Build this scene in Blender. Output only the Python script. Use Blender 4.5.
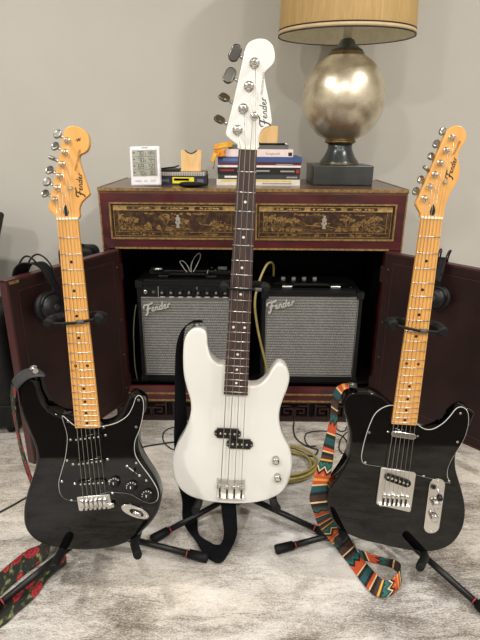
import bpy, bmesh, math, random
from mathutils import Vector, Matrix

random.seed(7)
C = bpy.context.scene.collection
for o in list(bpy.data.objects):
    bpy.data.objects.remove(o)

# ------------------------------------------------------------------ camera
CAM_H, FPX = 1.0684, 500.0
PITCH, YAW, ROLL = math.radians(19.962), math.radians(-0.386), math.radians(0.407)
_f = Vector((math.sin(YAW)*math.cos(PITCH), math.cos(YAW)*math.cos(PITCH), -math.sin(PITCH)))
_r0 = Vector((math.cos(YAW), -math.sin(YAW), 0))
_u0 = _r0.cross(_f)
CR = math.cos(ROLL)*_r0 + math.sin(ROLL)*_u0
CU = -math.sin(ROLL)*_r0 + math.cos(ROLL)*_u0
CF = _f
EYE = Vector((0, 0, CAM_H))
cam_d = bpy.data.cameras.new('camera')
cam_d.sensor_fit = 'VERTICAL'
cam_d.sensor_height = 36.0
cam_d.lens = 36.0*FPX/640.0
cam_d.clip_start = 0.02
cam = bpy.data.objects.new('camera', cam_d)
C.objects.link(cam)
m = Matrix((CR, CU, -CF)).transposed().to_4x4()
m.translation = EYE
cam.matrix_world = m
bpy.context.scene.camera = cam

# ------------------------------------------------------------------ world, exposure
sc = bpy.context.scene
w = bpy.data.worlds.new('world')
sc.world = w
w.use_nodes = True
w.node_tree.nodes['Background'].inputs[0].default_value = (0.8, 0.77, 0.72, 1)
w.node_tree.nodes['Background'].inputs[1].default_value = 0.25
sc.view_settings.view_transform = 'Standard'
sc.view_settings.look = 'None'
sc.view_settings.gamma = 1.0
sc.view_settings.use_curve_mapping = False
sc.view_settings.exposure = 0.28

CEIL = 2.5
LIGHTS = [(-1.25, 0.75, 25, 0.07), (1.35, 0.75, 25, 0.07), (0.0, -0.7, 22, 0.09), (-1.45, -1.2, 44, 0.09), (1.45, -1.2, 44, 0.09)]  # pair beside the guitars casts the shadows; the rest are added fill
for lx, ly, pw, rad in LIGHTS:
    ld = bpy.data.lights.new('downlight', 'AREA')
    ld.shape = 'DISK'
    ld.size = rad*2
    ld.energy = pw
    ld.color = (1.0, 0.98, 0.945)
    lo = bpy.data.objects.new('downlight', ld)
    lo.location = (lx, ly, CEIL-0.012)
    C.objects.link(lo)

# ------------------------------------------------------------------ pixel rays (480 x 640 frame) to points on real surfaces
def ray(px, py):
    return (CF*FPX + CR*(px-240.0) + CU*(320.0-py)).normalized()
def at_y(px, py, Y):
    d = ray(px, py)
    return EYE + d*((Y-EYE.y)/d.y)
def at_z(px, py, Z):
    d = ray(px, py)
    return EYE + d*((Z-EYE.z)/d.z)
def at_plane(px, py, p, n):
    d = ray(px, py)
    return EYE + d*((p-EYE).dot(n)/d.dot(n))

# ------------------------------------------------------------------ materials
def lin(c):
    def g(v):
        v /= 255.0
        return v/12.92 if v <= 0.04045 else ((v+0.055)/1.055)**2.4
    return (g(c[0]), g(c[1]), g(c[2]), 1)
MATS = {}
def mat(name, col, rough=0.5, metal=0.0, col2=None, nscale=40.0, stretch=(1, 1, 1), bump=0.0, bscale=None, coat=0.0, spec=0.5, lo=0.35, hi=0.65, detail=4.0):
    if name in MATS: return MATS[name]
    mt = bpy.data.materials.new(name)
    mt.use_nodes = True
    nt = mt.node_tree
    b = nt.nodes['Principled BSDF']
    b.inputs['Base Color'].default_value = lin(col)
    b.inputs['Roughness'].default_value = rough
    b.inputs['Metallic'].default_value = metal
    b.inputs['Specular IOR Level'].default_value = spec
    b.inputs['Coat Weight'].default_value = coat
    b.inputs['Coat Roughness'].default_value = 0.05
    tc = nt.nodes.new('ShaderNodeTexCoord')
    mp = nt.nodes.new('ShaderNodeMapping')
    mp.inputs['Scale'].default_value = stretch
    nt.links.new(tc.outputs['Object'], mp.inputs['Vector'])
    nz = nt.nodes.new('ShaderNodeTexNoise')
    nz.inputs['Scale'].default_value = nscale
    nz.inputs['Detail'].default_value = detail
    nt.links.new(mp.outputs['Vector'], nz.inputs['Vector'])
    c2 = col2 if col2 else tuple(min(255, v*1.05+1) for v in col)
    rp = nt.nodes.new('ShaderNodeValToRGB')
    rp.color_ramp.elements[0].position = lo
    rp.color_ramp.elements[1].position = hi
    rp.color_ramp.elements[0].color = lin(col)
    rp.color_ramp.elements[1].color = lin(c2)
    nt.links.new(nz.outputs['Fac'], rp.inputs['Fac'])
    nt.links.new(rp.outputs['Color'], b.inputs['Base Color'])
    if bump > 0:
        bz = nt.nodes.new('ShaderNodeTexNoise')
        bz.inputs['Scale'].default_value = bscale or nscale
        bz.inputs['Detail'].default_value = 3
        nt.links.new(mp.outputs['Vector'], bz.inputs['Vector'])
        bp = nt.nodes.new('ShaderNodeBump')
        bp.inputs['Strength'].default_value = bump
        bp.inputs['Distance'].default_value = 0.003
        nt.links.new(bz.outputs['Fac'], bp.inputs['Height'])
        nt.links.new(bp.outputs['Normal'], b.inputs['Normal'])
    MATS[name] = mt
    return mt

M_WALL = mat('wall_paint', (193, 189, 179), 0.9, 0, (197, 193, 184), 3, bump=0.06, bscale=60)
M_CEIL = mat('ceiling_paint', (226, 221, 212), 0.9)
M_WOODFLOOR = mat('dark_floor', (46, 34, 27), 0.45, 0, (62, 46, 35), 4, (1, 12, 1))
M_BLACKGLOSS = mat('black_gloss', (5, 5, 6), 0.03, 0, (7, 7, 7), 8, spec=0.42)
M_BLACKPLATE = mat('black_plate', (6, 6, 7), 0.05, 0, (8, 8, 8), 8, spec=0.42)
M_WHITE = mat('white_lacquer', (230, 229, 223), 0.2, 0, (232, 231, 226), 5, coat=0.5)
M_PLYWHITE = mat('white_ply', (205, 205, 200), 0.4)
M_MAPLE = mat('maple', (216, 156, 80), 0.3, 0, (224, 166, 90), 8, (8, 1.2, 8), coat=0.3)
M_ROSE = mat('rosewood', (52, 38, 36), 0.45, 0, (74, 54, 50), 14, (10, 1, 10))
M_CHROME = mat('chrome', (205, 203, 200), 0.16, 1.0)
M_NICKEL = mat('nickel_brushed', (214, 212, 208), 0.34, 1.0)
M_STRING = mat('string_steel', (170, 167, 160), 0.35, 1.0)
M_BLACKPL = mat('black_plastic', (11, 11, 12), 0.45, spec=0.4)
M_RUBBER = mat('black_rubber', (9, 9, 10), 0.6, 0, (13, 13, 14), 60, bump=0.1, spec=0.25)
M_BLACKMET = mat('black_powder_coat', (10, 10, 11), 0.4, spec=0.35)
M_DOT = mat('black_dot', (20, 16, 12), 0.4)
M_PEARL = mat('pearl_dot', (225, 224, 215), 0.35)
M_BONE = mat('bone_nut', (236, 228, 205), 0.45)
M_INK = mat('decal_ink', (24, 18, 14), 0.4)
M_RED = mat('red_lacquer', (84, 22, 27), 0.3, 0, (52, 14, 18), 7, (1, 3, 3), coat=0.3)
M_MAROON = mat('maroon_lacquer', (42, 21, 19), 0.45, 0, (32, 16, 15), 5, (2, 2, 2), spec=0.35)
M_MAROONEDGE = mat('maroon_edge', (62, 32, 31), 0.4, 0, (66, 28, 30), 9)
M_TOPLACQ = mat('top_lacquer', (70, 40, 30), 0.3, 0, (98, 66, 42), 16, (1, 1, 1), coat=0.3)
M_GOLD = mat('worn_gold', (164, 132, 82), 0.42, 0.3, (108, 82, 48), 90, lo=0.3, hi=0.7)
M_GOLDPAINT = mat('gold_paint', (150, 116, 60), 0.5, 0.15, (86, 64, 36), 120, lo=0.35, hi=0.7)
M_GOLDPALE = mat('pale_gold_band', (190, 158, 100), 0.45, 0.2, (140, 106, 62), 70, lo=0.3, hi=0.7)
M_DRAWER = mat('drawer_lacquer', (48, 27, 20), 0.35, 0, (84, 60, 32), 70, lo=0.45, hi=0.7)
M_CARVE = mat('carved_wood', (34, 17, 16), 0.45, 0, (46, 25, 22), 50)
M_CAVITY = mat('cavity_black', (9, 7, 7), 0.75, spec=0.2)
M_TOLEX = mat('black_tolex', (11, 11, 11), 0.65, 0, (16, 16, 16), 300, bump=0.3, bscale=500, spec=0.25)
M_INSIDE = mat('black_leather', (11, 11, 12), 0.55, 0, (16, 16, 18), 80, bump=0.2, spec=0.3)
M_CABLE = mat('olive_cable', (138, 124, 62), 0.5, 0, (160, 146, 84), 60)
M_THINCABLE = mat('thin_black_cable', (18, 17, 16), 0.5)
M_WHITECABLE = mat('white_cable', (190, 188, 180), 0.5)
M_REDRING = mat('red_ring', (140, 44, 40), 0.45)
M_GREYMET = mat('lamp_gunmetal', (62, 66, 66), 0.28, 0.6, (78, 80, 78), 12)
M_BRASS = mat('antique_brass', (150, 128, 88), 0.32, 0.9, (118, 96, 62), 40)
M_STRAPBLACK = mat('black_webbing', (8, 9, 13), 0.85, 0, (12, 13, 18), 250, bump=0.4, bscale=600, spec=0.15)
M_STRAPLEATHER = mat('dark_leather', (40, 40, 42), 0.55, 0, (50, 50, 52), 60, bump=0.2)
M_PAPER = mat('paper', (224, 216, 200), 0.8, 0, (205, 195, 176), 80, (1, 1, 30))
M_WOODLIGHT = mat('light_wood', (214, 172, 112), 0.5, 0, (226, 188, 130), 12, (6, 1, 1))

def nodes_of(name, rough=0.6):
    mt = bpy.data.materials.new(name)
    mt.use_nodes = True
    nt = mt.node_tree
    b = nt.nodes['Principled BSDF']
    b.inputs['Roughness'].default_value = rough
    return mt, nt, b
def N(nt, kind, **kw):
    n = nt.nodes.new(kind)
    for k, v in kw.items(): setattr(n, k, v)
    return n
def math_n(nt, op, a, b=None):
    n = nt.nodes.new('ShaderNodeMath'); n.operation = op
    for i, v in enumerate((a, b)):
        if v is None: continue
        if isinstance(v, (int, float)): n.inputs[i].default_value = v
        else: nt.links.new(v, n.inputs[i])
    return n.outputs[0]
def ramp(nt, fac, stops, const=False):
    r = nt.nodes.new('ShaderNodeValToRGB')
    cr = r.color_ramp
    cr.interpolation = 'CONSTANT' if const else 'LINEAR'
    while len(cr.elements) < len(stops): cr.elements.new(0.5)
    for e, (p, c) in zip(cr.elements, stops):
        e.position = p; e.color = lin(c)
    nt.links.new(fac, r.inputs['Fac'])
    return r.outputs['Color']
def mixc(nt, fac, a, b, blend='MIX'):
    n = nt.nodes.new('ShaderNodeMix'); n.data_type = 'RGBA'; n.blend_type = blend
    if isinstance(fac, (int, float)): n.inputs[0].default_value = fac
    else: nt.links.new(fac, n.inputs[0])
    for i, v in ((6, a), (7, b)):
        if isinstance(v, tuple): n.inputs[i].default_value = lin(v)
        else: nt.links.new(v, n.inputs[i])
    return n.outputs[2]

def rug_material():
    mt, nt, b = nodes_of('distressed_rug', 0.95)
    b.inputs['Specular IOR Level'].default_value = 0.15
    tc = N(nt, 'ShaderNodeTexCoord')
    def noise(scale, st, rot=0, detail=8, rough=0.62, dist=0.0):
        mp = N(nt, 'ShaderNodeMapping'); mp.inputs['Scale'].default_value = st; mp.inputs['Rotation'].default_value = (0, 0, rot)
        nt.links.new(tc.outputs['Object'], mp.inputs['Vector'])
        n = N(nt, 'ShaderNodeTexNoise'); n.inputs['Scale'].default_value = scale; n.inputs['Detail'].default_value = detail
        n.inputs['Roughness'].default_value = rough; n.inputs['Distortion'].default_value = dist
        nt.links.new(mp.outputs['Vector'], n.inputs['Vector'])
        return n.outputs['Fac']
    big = noise(1.7, (0.8, 1.7, 1), 0.35, 4, 0.6, 1.2)
    streak = noise(9, (1, 3.6, 1), 0.22, 9, 0.75, 1.1)
    fine = noise(75, (1, 3.4, 1), 0.30, 6, 0.85, 0.3)
    speck = noise(190, (1, 2.2, 1), -0.35, 3, 0.8)
    s = math_n(nt, 'ADD', math_n(nt, 'MULTIPLY', big, 0.75), math_n(nt, 'MULTIPLY', streak, 0.5))
    s = math_n(nt, 'ADD', s, math_n(nt, 'MULTIPLY', fine, 0.55))
    s = math_n(nt, 'ADD', s, math_n(nt, 'MULTIPLY', speck, 0.55))
    s = math_n(nt, 'SUBTRACT', math_n(nt, 'MULTIPLY', s, 1.3), 1.00)
    col = ramp(nt, s, [(0.26, (92, 85, 78)), (0.38, (132, 125, 117)), (0.49, (172, 167, 160)), (0.60, (202, 198, 192)), (0.78, (220, 217, 212))])
    tint = ramp(nt, noise(1.2, (1, 1, 1), 0, 3), [(0.42, (255, 247, 236)), (0.58, (248, 248, 250))])
    col = mixc(nt, 0.7, col, tint, 'MULTIPLY')
    nt.links.new(col, b.inputs['Base Color'])
    bp = N(nt, 'ShaderNodeBump'); bp.inputs['Strength'].default_value = 0.45; bp.inputs['Distance'].default_value = 0.004
    nt.links.new(fine, bp.inputs['Height']); nt.links.new(bp.outputs['Normal'], b.inputs['Normal'])
    return mt
M_RUG = rug_material()

def grille_material():
    mt, nt, b = nodes_of('silver_grille_cloth', 0.6)
    tc = N(nt, 'ShaderNodeTexCoord')
    sp = N(nt, 'ShaderNodeSeparateXYZ'); nt.links.new(tc.outputs['Object'], sp.inputs[0])
    row = math_n(nt, 'FRACT', math_n(nt, 'MULTIPLY', sp.outputs['Z'], 92.0))
    sh = math_n(nt, 'MULTIPLY', math_n(nt, 'FLOOR', math_n(nt, 'MULTIPLY', sp.outputs['Z'], 92.0)), 0.37)
    cx = math_n(nt, 'FRACT', math_n(nt, 'ADD', math_n(nt, 'MULTIPLY', sp.outputs['X'], 150.0), sh))
    rowm = math_n(nt, 'ABSOLUTE', math_n(nt, 'SUBTRACT', row, 0.5))
    colm = math_n(nt, 'ABSOLUTE', math_n(nt, 'SUBTRACT', cx, 0.5))
    mp = N(nt, 'ShaderNodeMapping'); mp.inputs['Scale'].default_value = (60, 60, 240)
    nt.links.new(tc.outputs['Object'], mp.inputs['Vector'])
    nz = N(nt, 'ShaderNodeTexNoise'); nz.inputs['Scale'].default_value = 3; nt.links.new(mp.outputs['Vector'], nz.inputs['Vector'])
    v = math_n(nt, 'ADD', math_n(nt, 'MULTIPLY', rowm, 0.75), math_n(nt, 'MULTIPLY', colm, 0.5))
    v = math_n(nt, 'ADD', v, math_n(nt, 'MULTIPLY', math_n(nt, 'SUBTRACT', nz.outputs['Fac'], 0.5), 0.9))
    col = ramp(nt, v, [(0.0, (160, 158, 153)), (0.3, (112, 110, 107)), (0.48, (78, 77, 75)), (0.75, (38, 38, 38))])
    nt.links.new(col, b.inputs['Base Color'])
    b.inputs['Metallic'].default_value = 0.0
    return mt
M_GRILLE = grille_material()

def mercury_material():
    mt, nt, b = nodes_of('mercury_glass', 0.2)
    tc = N(nt, 'ShaderNodeTexCoord')
    n1 = N(nt, 'ShaderNodeTexNoise'); n1.inputs['Scale'].default_value = 14; n1.inputs['Detail'].default_value = 6
    n2 = N(nt, 'ShaderNodeTexVoronoi'); n2.inputs['Scale'].default_value = 130
    for n in (n1, n2): nt.links.new(tc.outputs['Object'], n.inputs['Vector'])
    col = ramp(nt, n1.outputs['Fac'], [(0.3, (196, 182, 150)), (0.5, (224, 214, 192)), (0.7, (205, 192, 162))])
    spot = ramp(nt, n2.outputs['Distance'], [(0.06, (110, 96, 72)), (0.2, (255, 255, 255))])
    col = mixc(nt, 0.75, col, spot, 'MULTIPLY')
    nt.links.new(col, b.inputs['Base Color'])
    b.inputs['Metallic'].default_value = 0.92
    rg = N(nt, 'ShaderNodeMapRange'); rg.inputs[3].default_value = 0.24; rg.inputs[4].default_value = 0.44
    nt.links.new(n1.outputs['Fac'], rg.inputs[0]); nt.links.new(rg.outputs[0], b.inputs['Roughness'])
    b.inputs['Coat Weight'].default_value = 0.6; b.inputs['Coat Roughness'].default_value = 0.04
    return mt
M_MERC = mercury_material()

def shade_material():
    mt, nt, b = nodes_of('lamp_shade_silk', 0.7)
    tc = N(nt, 'ShaderNodeTexCoord')
    mp = N(nt, 'ShaderNodeMapping'); mp.inputs['Scale'].default_value = (70, 70, 3)
    nt.links.new(tc.outputs['Object'], mp.inputs['Vector'])
    nz = N(nt, 'ShaderNodeTexNoise'); nz.inputs['Scale'].default_value = 2.0; nz.inputs['Detail'].default_value = 5
    nt.links.new(mp.outputs['Vector'], nz.inputs['Vector'])
    nt.links.new(ramp(nt, nz.outputs['Fac'], [(0.3, (170, 138, 84)), (0.7, (188, 156, 102))]), b.inputs['Base Color'])
    return mt
M_SHADE = shade_material()
M_SHADEIN = mat('shade_lining', (226, 220, 200), 0.8)
M_SHADETRIM = mat('shade_trim_black', (30, 24, 20), 0.6)
M_SHADEBAND = mat('shade_trim_cream', (196, 172, 132), 0.6)

def floral_material():
    mt, nt, b = nodes_of('rose_brocade', 0.8)
    uv = N(nt, 'ShaderNodeUVMap')
    mp = N(nt, 'ShaderNodeMapping'); mp.inputs['Scale'].default_value = (20, 1.0, 1)
    nt.links.new(uv.outputs['UV'], mp.inputs['Vector'])
    nz = N(nt, 'ShaderNodeTexNoise'); nz.inputs['Scale'].default_value = 5; nt.links.new(mp.outputs['Vector'], nz.inputs['Vector'])
    vo = N(nt, 'ShaderNodeTexVoronoi'); vo.inputs['Scale'].default_value = 1.15; vo.inputs['Randomness'].default_value = 0.55
    vec = N(nt, 'ShaderNodeVectorMath'); vec.operation = 'MULTIPLY_ADD'
    nt.links.new(nz.outputs['Color'], vec.inputs[0]); vec.inputs[1].default_value = (0.35, 0.35, 0); nt.links.new(mp.outputs['Vector'], vec.inputs[2])
    nt.links.new(vec.outputs[0], vo.inputs['Vector'])
    d = vo.outputs['Distance']
    petal = math_n(nt, 'FRACT', math_n(nt, 'ADD', math_n(nt, 'MULTIPLY', d, 6.0), nz.outputs['Fac']))
    red = ramp(nt, petal, [(0.0, (66, 8, 14)), (0.5, (132, 20, 28)), (1.0, (176, 42, 46))])
    n2 = N(nt, 'ShaderNodeTexNoise'); n2.inputs['Scale'].default_value = 3.2; n2.inputs['Detail'].default_value = 2
    nt.links.new(mp.outputs['Vector'], n2.inputs['Vector'])
    green = ramp(nt, n2.outputs['Fac'], [(0.0, (24, 24, 18)), (0.54, (24, 26, 18)), (0.60, (70, 78, 44)), (0.68, (120, 118, 76))])
    rose = math_n(nt, 'LESS_THAN', d, 0.45)
    col = mixc(nt, rose, green, red)
    nt.links.new(col, b.inputs['Base Color'])
    return mt
M_FLORAL = floral_material()

def tribal_material():
    mt, nt, b = nodes_of('striped_woven_strap', 0.75)
    uv = N(nt, 'ShaderNodeUVMap')
    sp = N(nt, 'ShaderNodeSeparateXYZ'); nt.links.new(uv.outputs['UV'], sp.inputs[0])
    U, V = sp.outputs['X'], sp.outputs['Y']
    saw = math_n(nt, 'ABSOLUTE', math_n(nt, 'SUBTRACT', math_n(nt, 'FRACT', math_n(nt, 'MULTIPLY', V, 2.0)), 0.5))
    msk = math_n(nt, 'GREATER_THAN', math_n(nt, 'FRACT', math_n(nt, 'MULTIPLY', U, 1/0.13)), 0.72)
    zz = math_n(nt, 'MULTIPLY', math_n(nt, 'MULTIPLY', saw, 0.028), msk)
    t = math_n(nt, 'FRACT', math_n(nt, 'MULTIPLY', math_n(nt, 'ADD', U, zz), 1/0.26))
    TE, OR, CRM, BR, YE, DK, GN = (24, 74, 76), (188, 74, 38), (214, 186, 134), (66, 42, 38), (206, 156, 60), (22, 21, 22), (32, 98, 88)
    seq = [OR, YE, OR, CRM, TE, TE, DK, BR, BR, CRM, DK, BR, TE, GN, DK, OR, OR, CRM, DK, TE, TE, DK, OR, CRM, DK, BR, YE, DK, GN, TE, CRM, DK]
    wts = [0.45 if c == CRM else (0.6 if c == YE else 1.0) for c in seq]
    stops = [(sum(wts[:i])/sum(wts), c) for i, c in enumerate(seq)]
    col = ramp(nt, t, stops, True)
    nt.links.new(col, b.inputs['Base Color'])
    return mt
M_TRIBAL = tribal_material()

# ------------------------------------------------------------------ builders
def tag(o, label=None, cat=None, group=None, kind=None):
    if label: o['label'] = label
    if cat: o['category'] = cat
    if group: o['group'] = group
    if kind: o['kind'] = kind
    return o
def thing(name, label, cat, mtx=None, loc=None, group=None):
    o = bpy.data.objects.new(name, None)
    o.empty_display_size = 0.05
    C.objects.link(o)
    if mtx is not None: o.matrix_world = mtx
    if loc is not None: o.matrix_world = Matrix.Translation(loc)
    return tag(o, label, cat, group)
def mesh_obj(name, verts, faces, mtl, parent=None, smooth=False, mats=None):
    me = bpy.data.meshes.new(name)
    me.from_pydata([tuple(v) for v in verts], [], faces)
    me.update()
    bm = bmesh.new(); bm.from_mesh(me)
    bmesh.ops.recalc_face_normals(bm, faces=bm.faces)
    bm.to_mesh(me); bm.free()
    if smooth is True:
        for p in me.polygons: p.use_smooth = True
    elif smooth:
        for i in smooth:
            me.polygons[i].use_smooth = True
    me.materials.append(mtl)
    o = bpy.data.objects.new(name, me)
    C.objects.link(o)
    if parent is not None: o.parent = parent
    return o
def share(src, name, parent, mtx):
    o = bpy.data.objects.new(name, src.data)
    C.objects.link(o); o.parent = parent; o.matrix_local = mtx
    return o
class MB:
    def __init__(s): s.v = []; s.f = []
    def add(s, v, f):
        k = len(s.v); s.v += [Vector(p) for p in v]; s.f += [[i+k for i in q] for q in f]; return s
    def box(s, lo, hi, mtx=None):
        (a, b, c), (d, e, g) = lo, hi
        v = [Vector(p) for p in ((a, b, c), (d, b, c), (d, e, c), (a, e, c), (a, b, g), (d, b, g), (d, e, g), (a, e, g))]
        if mtx is not None: v = [mtx @ p for p in v]
        return s.add(v, [(0, 3, 2, 1), (4, 5, 6, 7), (0, 1, 5, 4), (1, 2, 6, 5), (2, 3, 7, 6), (3, 0, 4, 7)])
    def tube(s, pts, r, n=8, closed=False, cap=True):
        v, f = tube_geo(pts, r, n, closed, cap); return s.add(v, f)
    def build(s, name, mtl, parent=None, smooth=False):
        return mesh_obj(name, s.v, s.f, mtl, parent, smooth)
def tube_geo(pts, r, n=8, closed=False, cap=True):
    pts = [Vector(p) for p in pts]
    k = len(pts)
    rr = r if isinstance(r, (list, tuple)) else [r]*k
    v, f = [], []
    prev = None
    for i, p in enumerate(pts):
        a = pts[(i-1) % k] if (closed or i > 0) else p
        b = pts[(i+1) % k] if (closed or i < k-1) else p
        t = (b-a)
        t = t.normalized() if t.length > 1e-9 else Vector((0, 0, 1))
        if prev is None:
            q = Vector((0, 0, 1)) if abs(t.z) < 0.9 else Vector((1, 0, 0))
            x = t.cross(q).normalized()
        else:
            x = (prev - t*prev.dot(t))
            x = x.normalized() if x.length > 1e-6 else t.orthogonal().normalized()
        prev = x
        y = t.cross(x)
        for j in range(n):
            an = 2*math.pi*j/n
            v.append(p + (x*math.cos(an) + y*math.sin(an))*rr[i])
    for i in range(k if closed else k-1):
        for j in range(n):
            a, b = i*n+j, i*n+(j+1) % n
            c, d = ((i+1) % k)*n+(j+1) % n, ((i+1) % k)*n+j
            f.append([a, b, c, d])
    if cap and not closed:
        f.append(list(range(n))[::-1]); f.append([(k-1)*n+j for j in range(n)])
    return v, f
def tube(name, pts, r, mtl, parent=None, n=8, closed=False):
    v, f = tube_geo(pts, r, n, closed)
    return mesh_obj(name, v, f, mtl, parent, True if closed else range(len(f)-2))
def cr(pts, per=6, closed=False):
    """Catmull-Rom through tuples of any dimension."""
    k = len(pts); out = []
    rng = range(k) if closed else range(k-1)
    for i in rng:
        g = (lambda j: pts[j % k]) if closed else (lambda j: pts[max(0, min(k-1, j))])
        p0, p1, p2, p3 = g(i-1), g(i), g(i+1), g(i+2)
        for s in range(per):
            t = s/per
            out.append(tuple(0.5*(2*b + (c-a)*t + (2*a-5*b+4*c-d)*t*t + (3*b-a-3*c+d)*t**3) for a, b, c, d in zip(p0, p1, p2, p3)))
    if not closed: out.append(tuple(pts[-1]))
    return out
def area2(o): return sum(o[i][0]*o[(i+1) % len(o)][1]-o[(i+1) % len(o)][0]*o[i][1] for i in range(len(o)))
def inset(o, d):
    n = len(o); out = []
    for i in range(n):
        a, b, c = Vector(o[i-1]), Vector(o[i]), Vector(o[(i+1) % n])
        e1, e2 = (b-a), (c-b)
        if e1.length < 1e-9: e1 = e2
        if e2.length < 1e-9: e2 = e1
        n1 = Vector((-e1.y, e1.x)).normalized(); n2 = Vector((-e2.y, e2.x)).normalized()
        nn = n1+n2
        nn = nn.normalized() if nn.length > 1e-6 else n1
        k = min(1.6, 1.0/max(0.4, nn.dot(n1)))
        out.append((b.x+nn.x*d*k, b.y+nn.y*d*k))
    return out
def slab(name, outline, z0, z1, mtl, parent=None, r=0.0, steps=4, back_r=None, mtx=None):
    """Solid from a 2-D outline between z0 (back) and z1 (front) with rounded rims."""
    o = list(outline)
    if area2(o) < 0: o = o[::-1]
    br = r if back_r is None else back_r
    rings = []
    if br > 0:
        for s in range(steps+1):
            a = math.pi/2*s/steps
            rings.append((br*(1-math.sin(a)), z0+br*(1-math.cos(a))))
    else: rings.append((0, z0))
    if r > 0:
        for s in range(steps+1):
            a = math.pi/2*s/steps
            rings.append((r*(1-math.cos(a)), z1-r*(1-math.sin(a))))
    else: rings.append((0, z1))
    v, f = [], []
    n = len(o)
    for d, z in rings:
        for p in (inset(o, d) if d > 1e-7 else o): v.append(Vector((p[0], p[1], z)))
    for k in range(len(rings)-1):
        for i in range(n):
            f.append([k*n+i, k*n+(i+1) % n, (k+1)*n+(i+1) % n, (k+1)*n+i])
    side = len(f)
    f.append(list(range(n))[::-1]); f.append([(len(rings)-1)*n+i for i in range(n)])
    if mtx is not None: v = [mtx @ p for p in v]
    return mesh_obj(name, v, f, mtl, parent, range(side) if (r > 0 or n > 12) else False)
def rrect(x0, y0, x1, y1, r, n=4):
    out = []
    for cx, cy, a0 in ((x1-r, y1-r, 0), (x0+r, y1-r, 90), (x0+r, y0+r, 180), (x1-r, y0+r, 270)):
        for k in range(n+1):
            a = math.radians(a0+90*k/n); out.append((cx+r*math.cos(a), cy+r*math.sin(a)))
    return out
def circle(cx, cy, r, n=16, ry=None, rot=0):
    ry = ry or r
    return [(cx+r*math.cos(2*math.pi*i/n)*math.cos(rot)-ry*math.sin(2*math.pi*i/n)*math.sin(rot), cy+r*math.cos(2*math.pi*i/n)*math.sin(rot)+ry*math.sin(2*math.pi*i/n)*math.cos(rot)) for i in range(n)]
def rbox(name, lo, hi, mtl, parent=None, r=0.004, mtx=None):
    """Rounded box: outline in x-z, extruded in y (front = low y)."""
    o = rrect(lo[0], lo[2], hi[0], hi[2], r, 3)
    R = Matrix(((1, 0, 0, 0), (0, 0, -1, 0), (0, 1, 0, 0), (0, 0, 0, 1)))
    T = R if mtx is None else mtx @ R
    return slab(name, o, -hi[1], -lo[1], mtl, parent, r=min(r, (hi[1]-lo[1])*0.45), steps=3, mtx=T)
def lathe(name, prof, mtl, parent=None, n=32, mtx=None, smooth=True):
    v, f = [], []
    for rr, z in prof:
        for j in range(n):
            a = 2*math.pi*j/n; v.append(Vector((rr*math.cos(a), rr*math.sin(a), z)))
    k = len(prof)
    for i in range(k-1):
        for j in range(n):
            f.append([i*n+j, i*n+(j+1) % n, (i+1)*n+(j+1) % n, (i+1)*n+j])
    side = len(f)
    f.append(list(range(n))[::-1]); f.append([(k-1)*n+j for j in range(n)])
    if mtx is not None: v = [mtx @ p for p in v]
    return mesh_obj(name, v, f, mtl, parent, range(side) if smooth else False)
def ribbon(name, rows, mtl, parent=None, th=0.0022, per=6):
    """rows: [(left, right)] 3-D points; a band with thickness and UV (metres along, 0-1 across)."""
    P = cr([tuple(a)+tuple(b) for a, b in rows], per)
    L = [Vector(p[:3]) for p in P]; R = [Vector(p[3:]) for p in P]
    k = len(P); X = 6
    nrm = []
    for i in range(k):
        t = (L[min(k-1, i+1)]+R[min(k-1, i+1)])-(L[max(0, i-1)]+R[max(0, i-1)])
        n = t.cross(R[i]-L[i])
        nrm.append(n.normalized() if n.length > 1e-9 else (nrm[-1] if nrm else Vector((0, 0, 1))))
    v, uvs, f = [], [], []
    s = 0.0
    for side in (1, -1):
        s = 0.0
        for i in range(k):
            if i: s += ((L[i]+R[i])*0.5-(L[i-1]+R[i-1])*0.5).length
            for j in range(X+1):
                v.append(L[i].lerp(R[i], j/X)+nrm[i]*th*0.5*side); uvs.append((s, j/X))
    W = X+1; H = k*W
    for i in range(k-1):
        for j in range(X):
            a = i*W+j
            f.append([a, a+1, a+W+1, a+W]); f.append([H+a, H+a+W, H+a+W+1, H+a+1])
        f.append([i*W, i*W+W, H+i*W+W, H+i*W]); f.append([i*W+X, H+i*W+X, H+i*W+W+X, i*W+W+X])
    for i in (0, k-1):
        for j in range(X): f.append([i*W+j, i*W+j+1, H+i*W+j+1, H+i*W+j])
    o = mesh_obj(name, v, f, mtl, parent, True)
    lay = o.data.uv_layers.new(name='UVMap')
    for lp in o.data.loops: lay.data[lp.index].uv = uvs[lp.vertex_index]
    return o
def local(o, p): return o.matrix_world.inverted() @ Vector(p)
def look(pos, z_dir, x_hint=Vector((1, 0, 0))):
    z = Vector(z_dir).normalized(); x = (x_hint - z*x_hint.dot(z)).normalized(); y = z.cross(x)
    M = Matrix((x, y, z)).transposed().to_4x4(); M.translation = pos
    return M
def text_mesh(name, body, size, mtl, parent, mtx, depth=0.0002, shear=0.0, align='CENTER'):
    cu = bpy.data.curves.new(name, 'FONT'); cu.body = body; cu.size = size; cu.extrude = depth; cu.shear = shear
    cu.align_x = align; cu.resolution_u = 2
    tmp = bpy.data.objects.new(name, cu); C.objects.link(tmp)
    dg = bpy.context.evaluated_depsgraph_get()
    me = bpy.data.meshes.new_from_object(tmp.evaluated_get(dg))
    bpy.data.objects.remove(tmp)
    me.name = name; me.materials.clear(); me.materials.append(mtl)
    o = bpy.data.objects.new(name, me); C.objects.link(o); o.parent = parent; o.matrix_local = mtx
    return o
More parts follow.
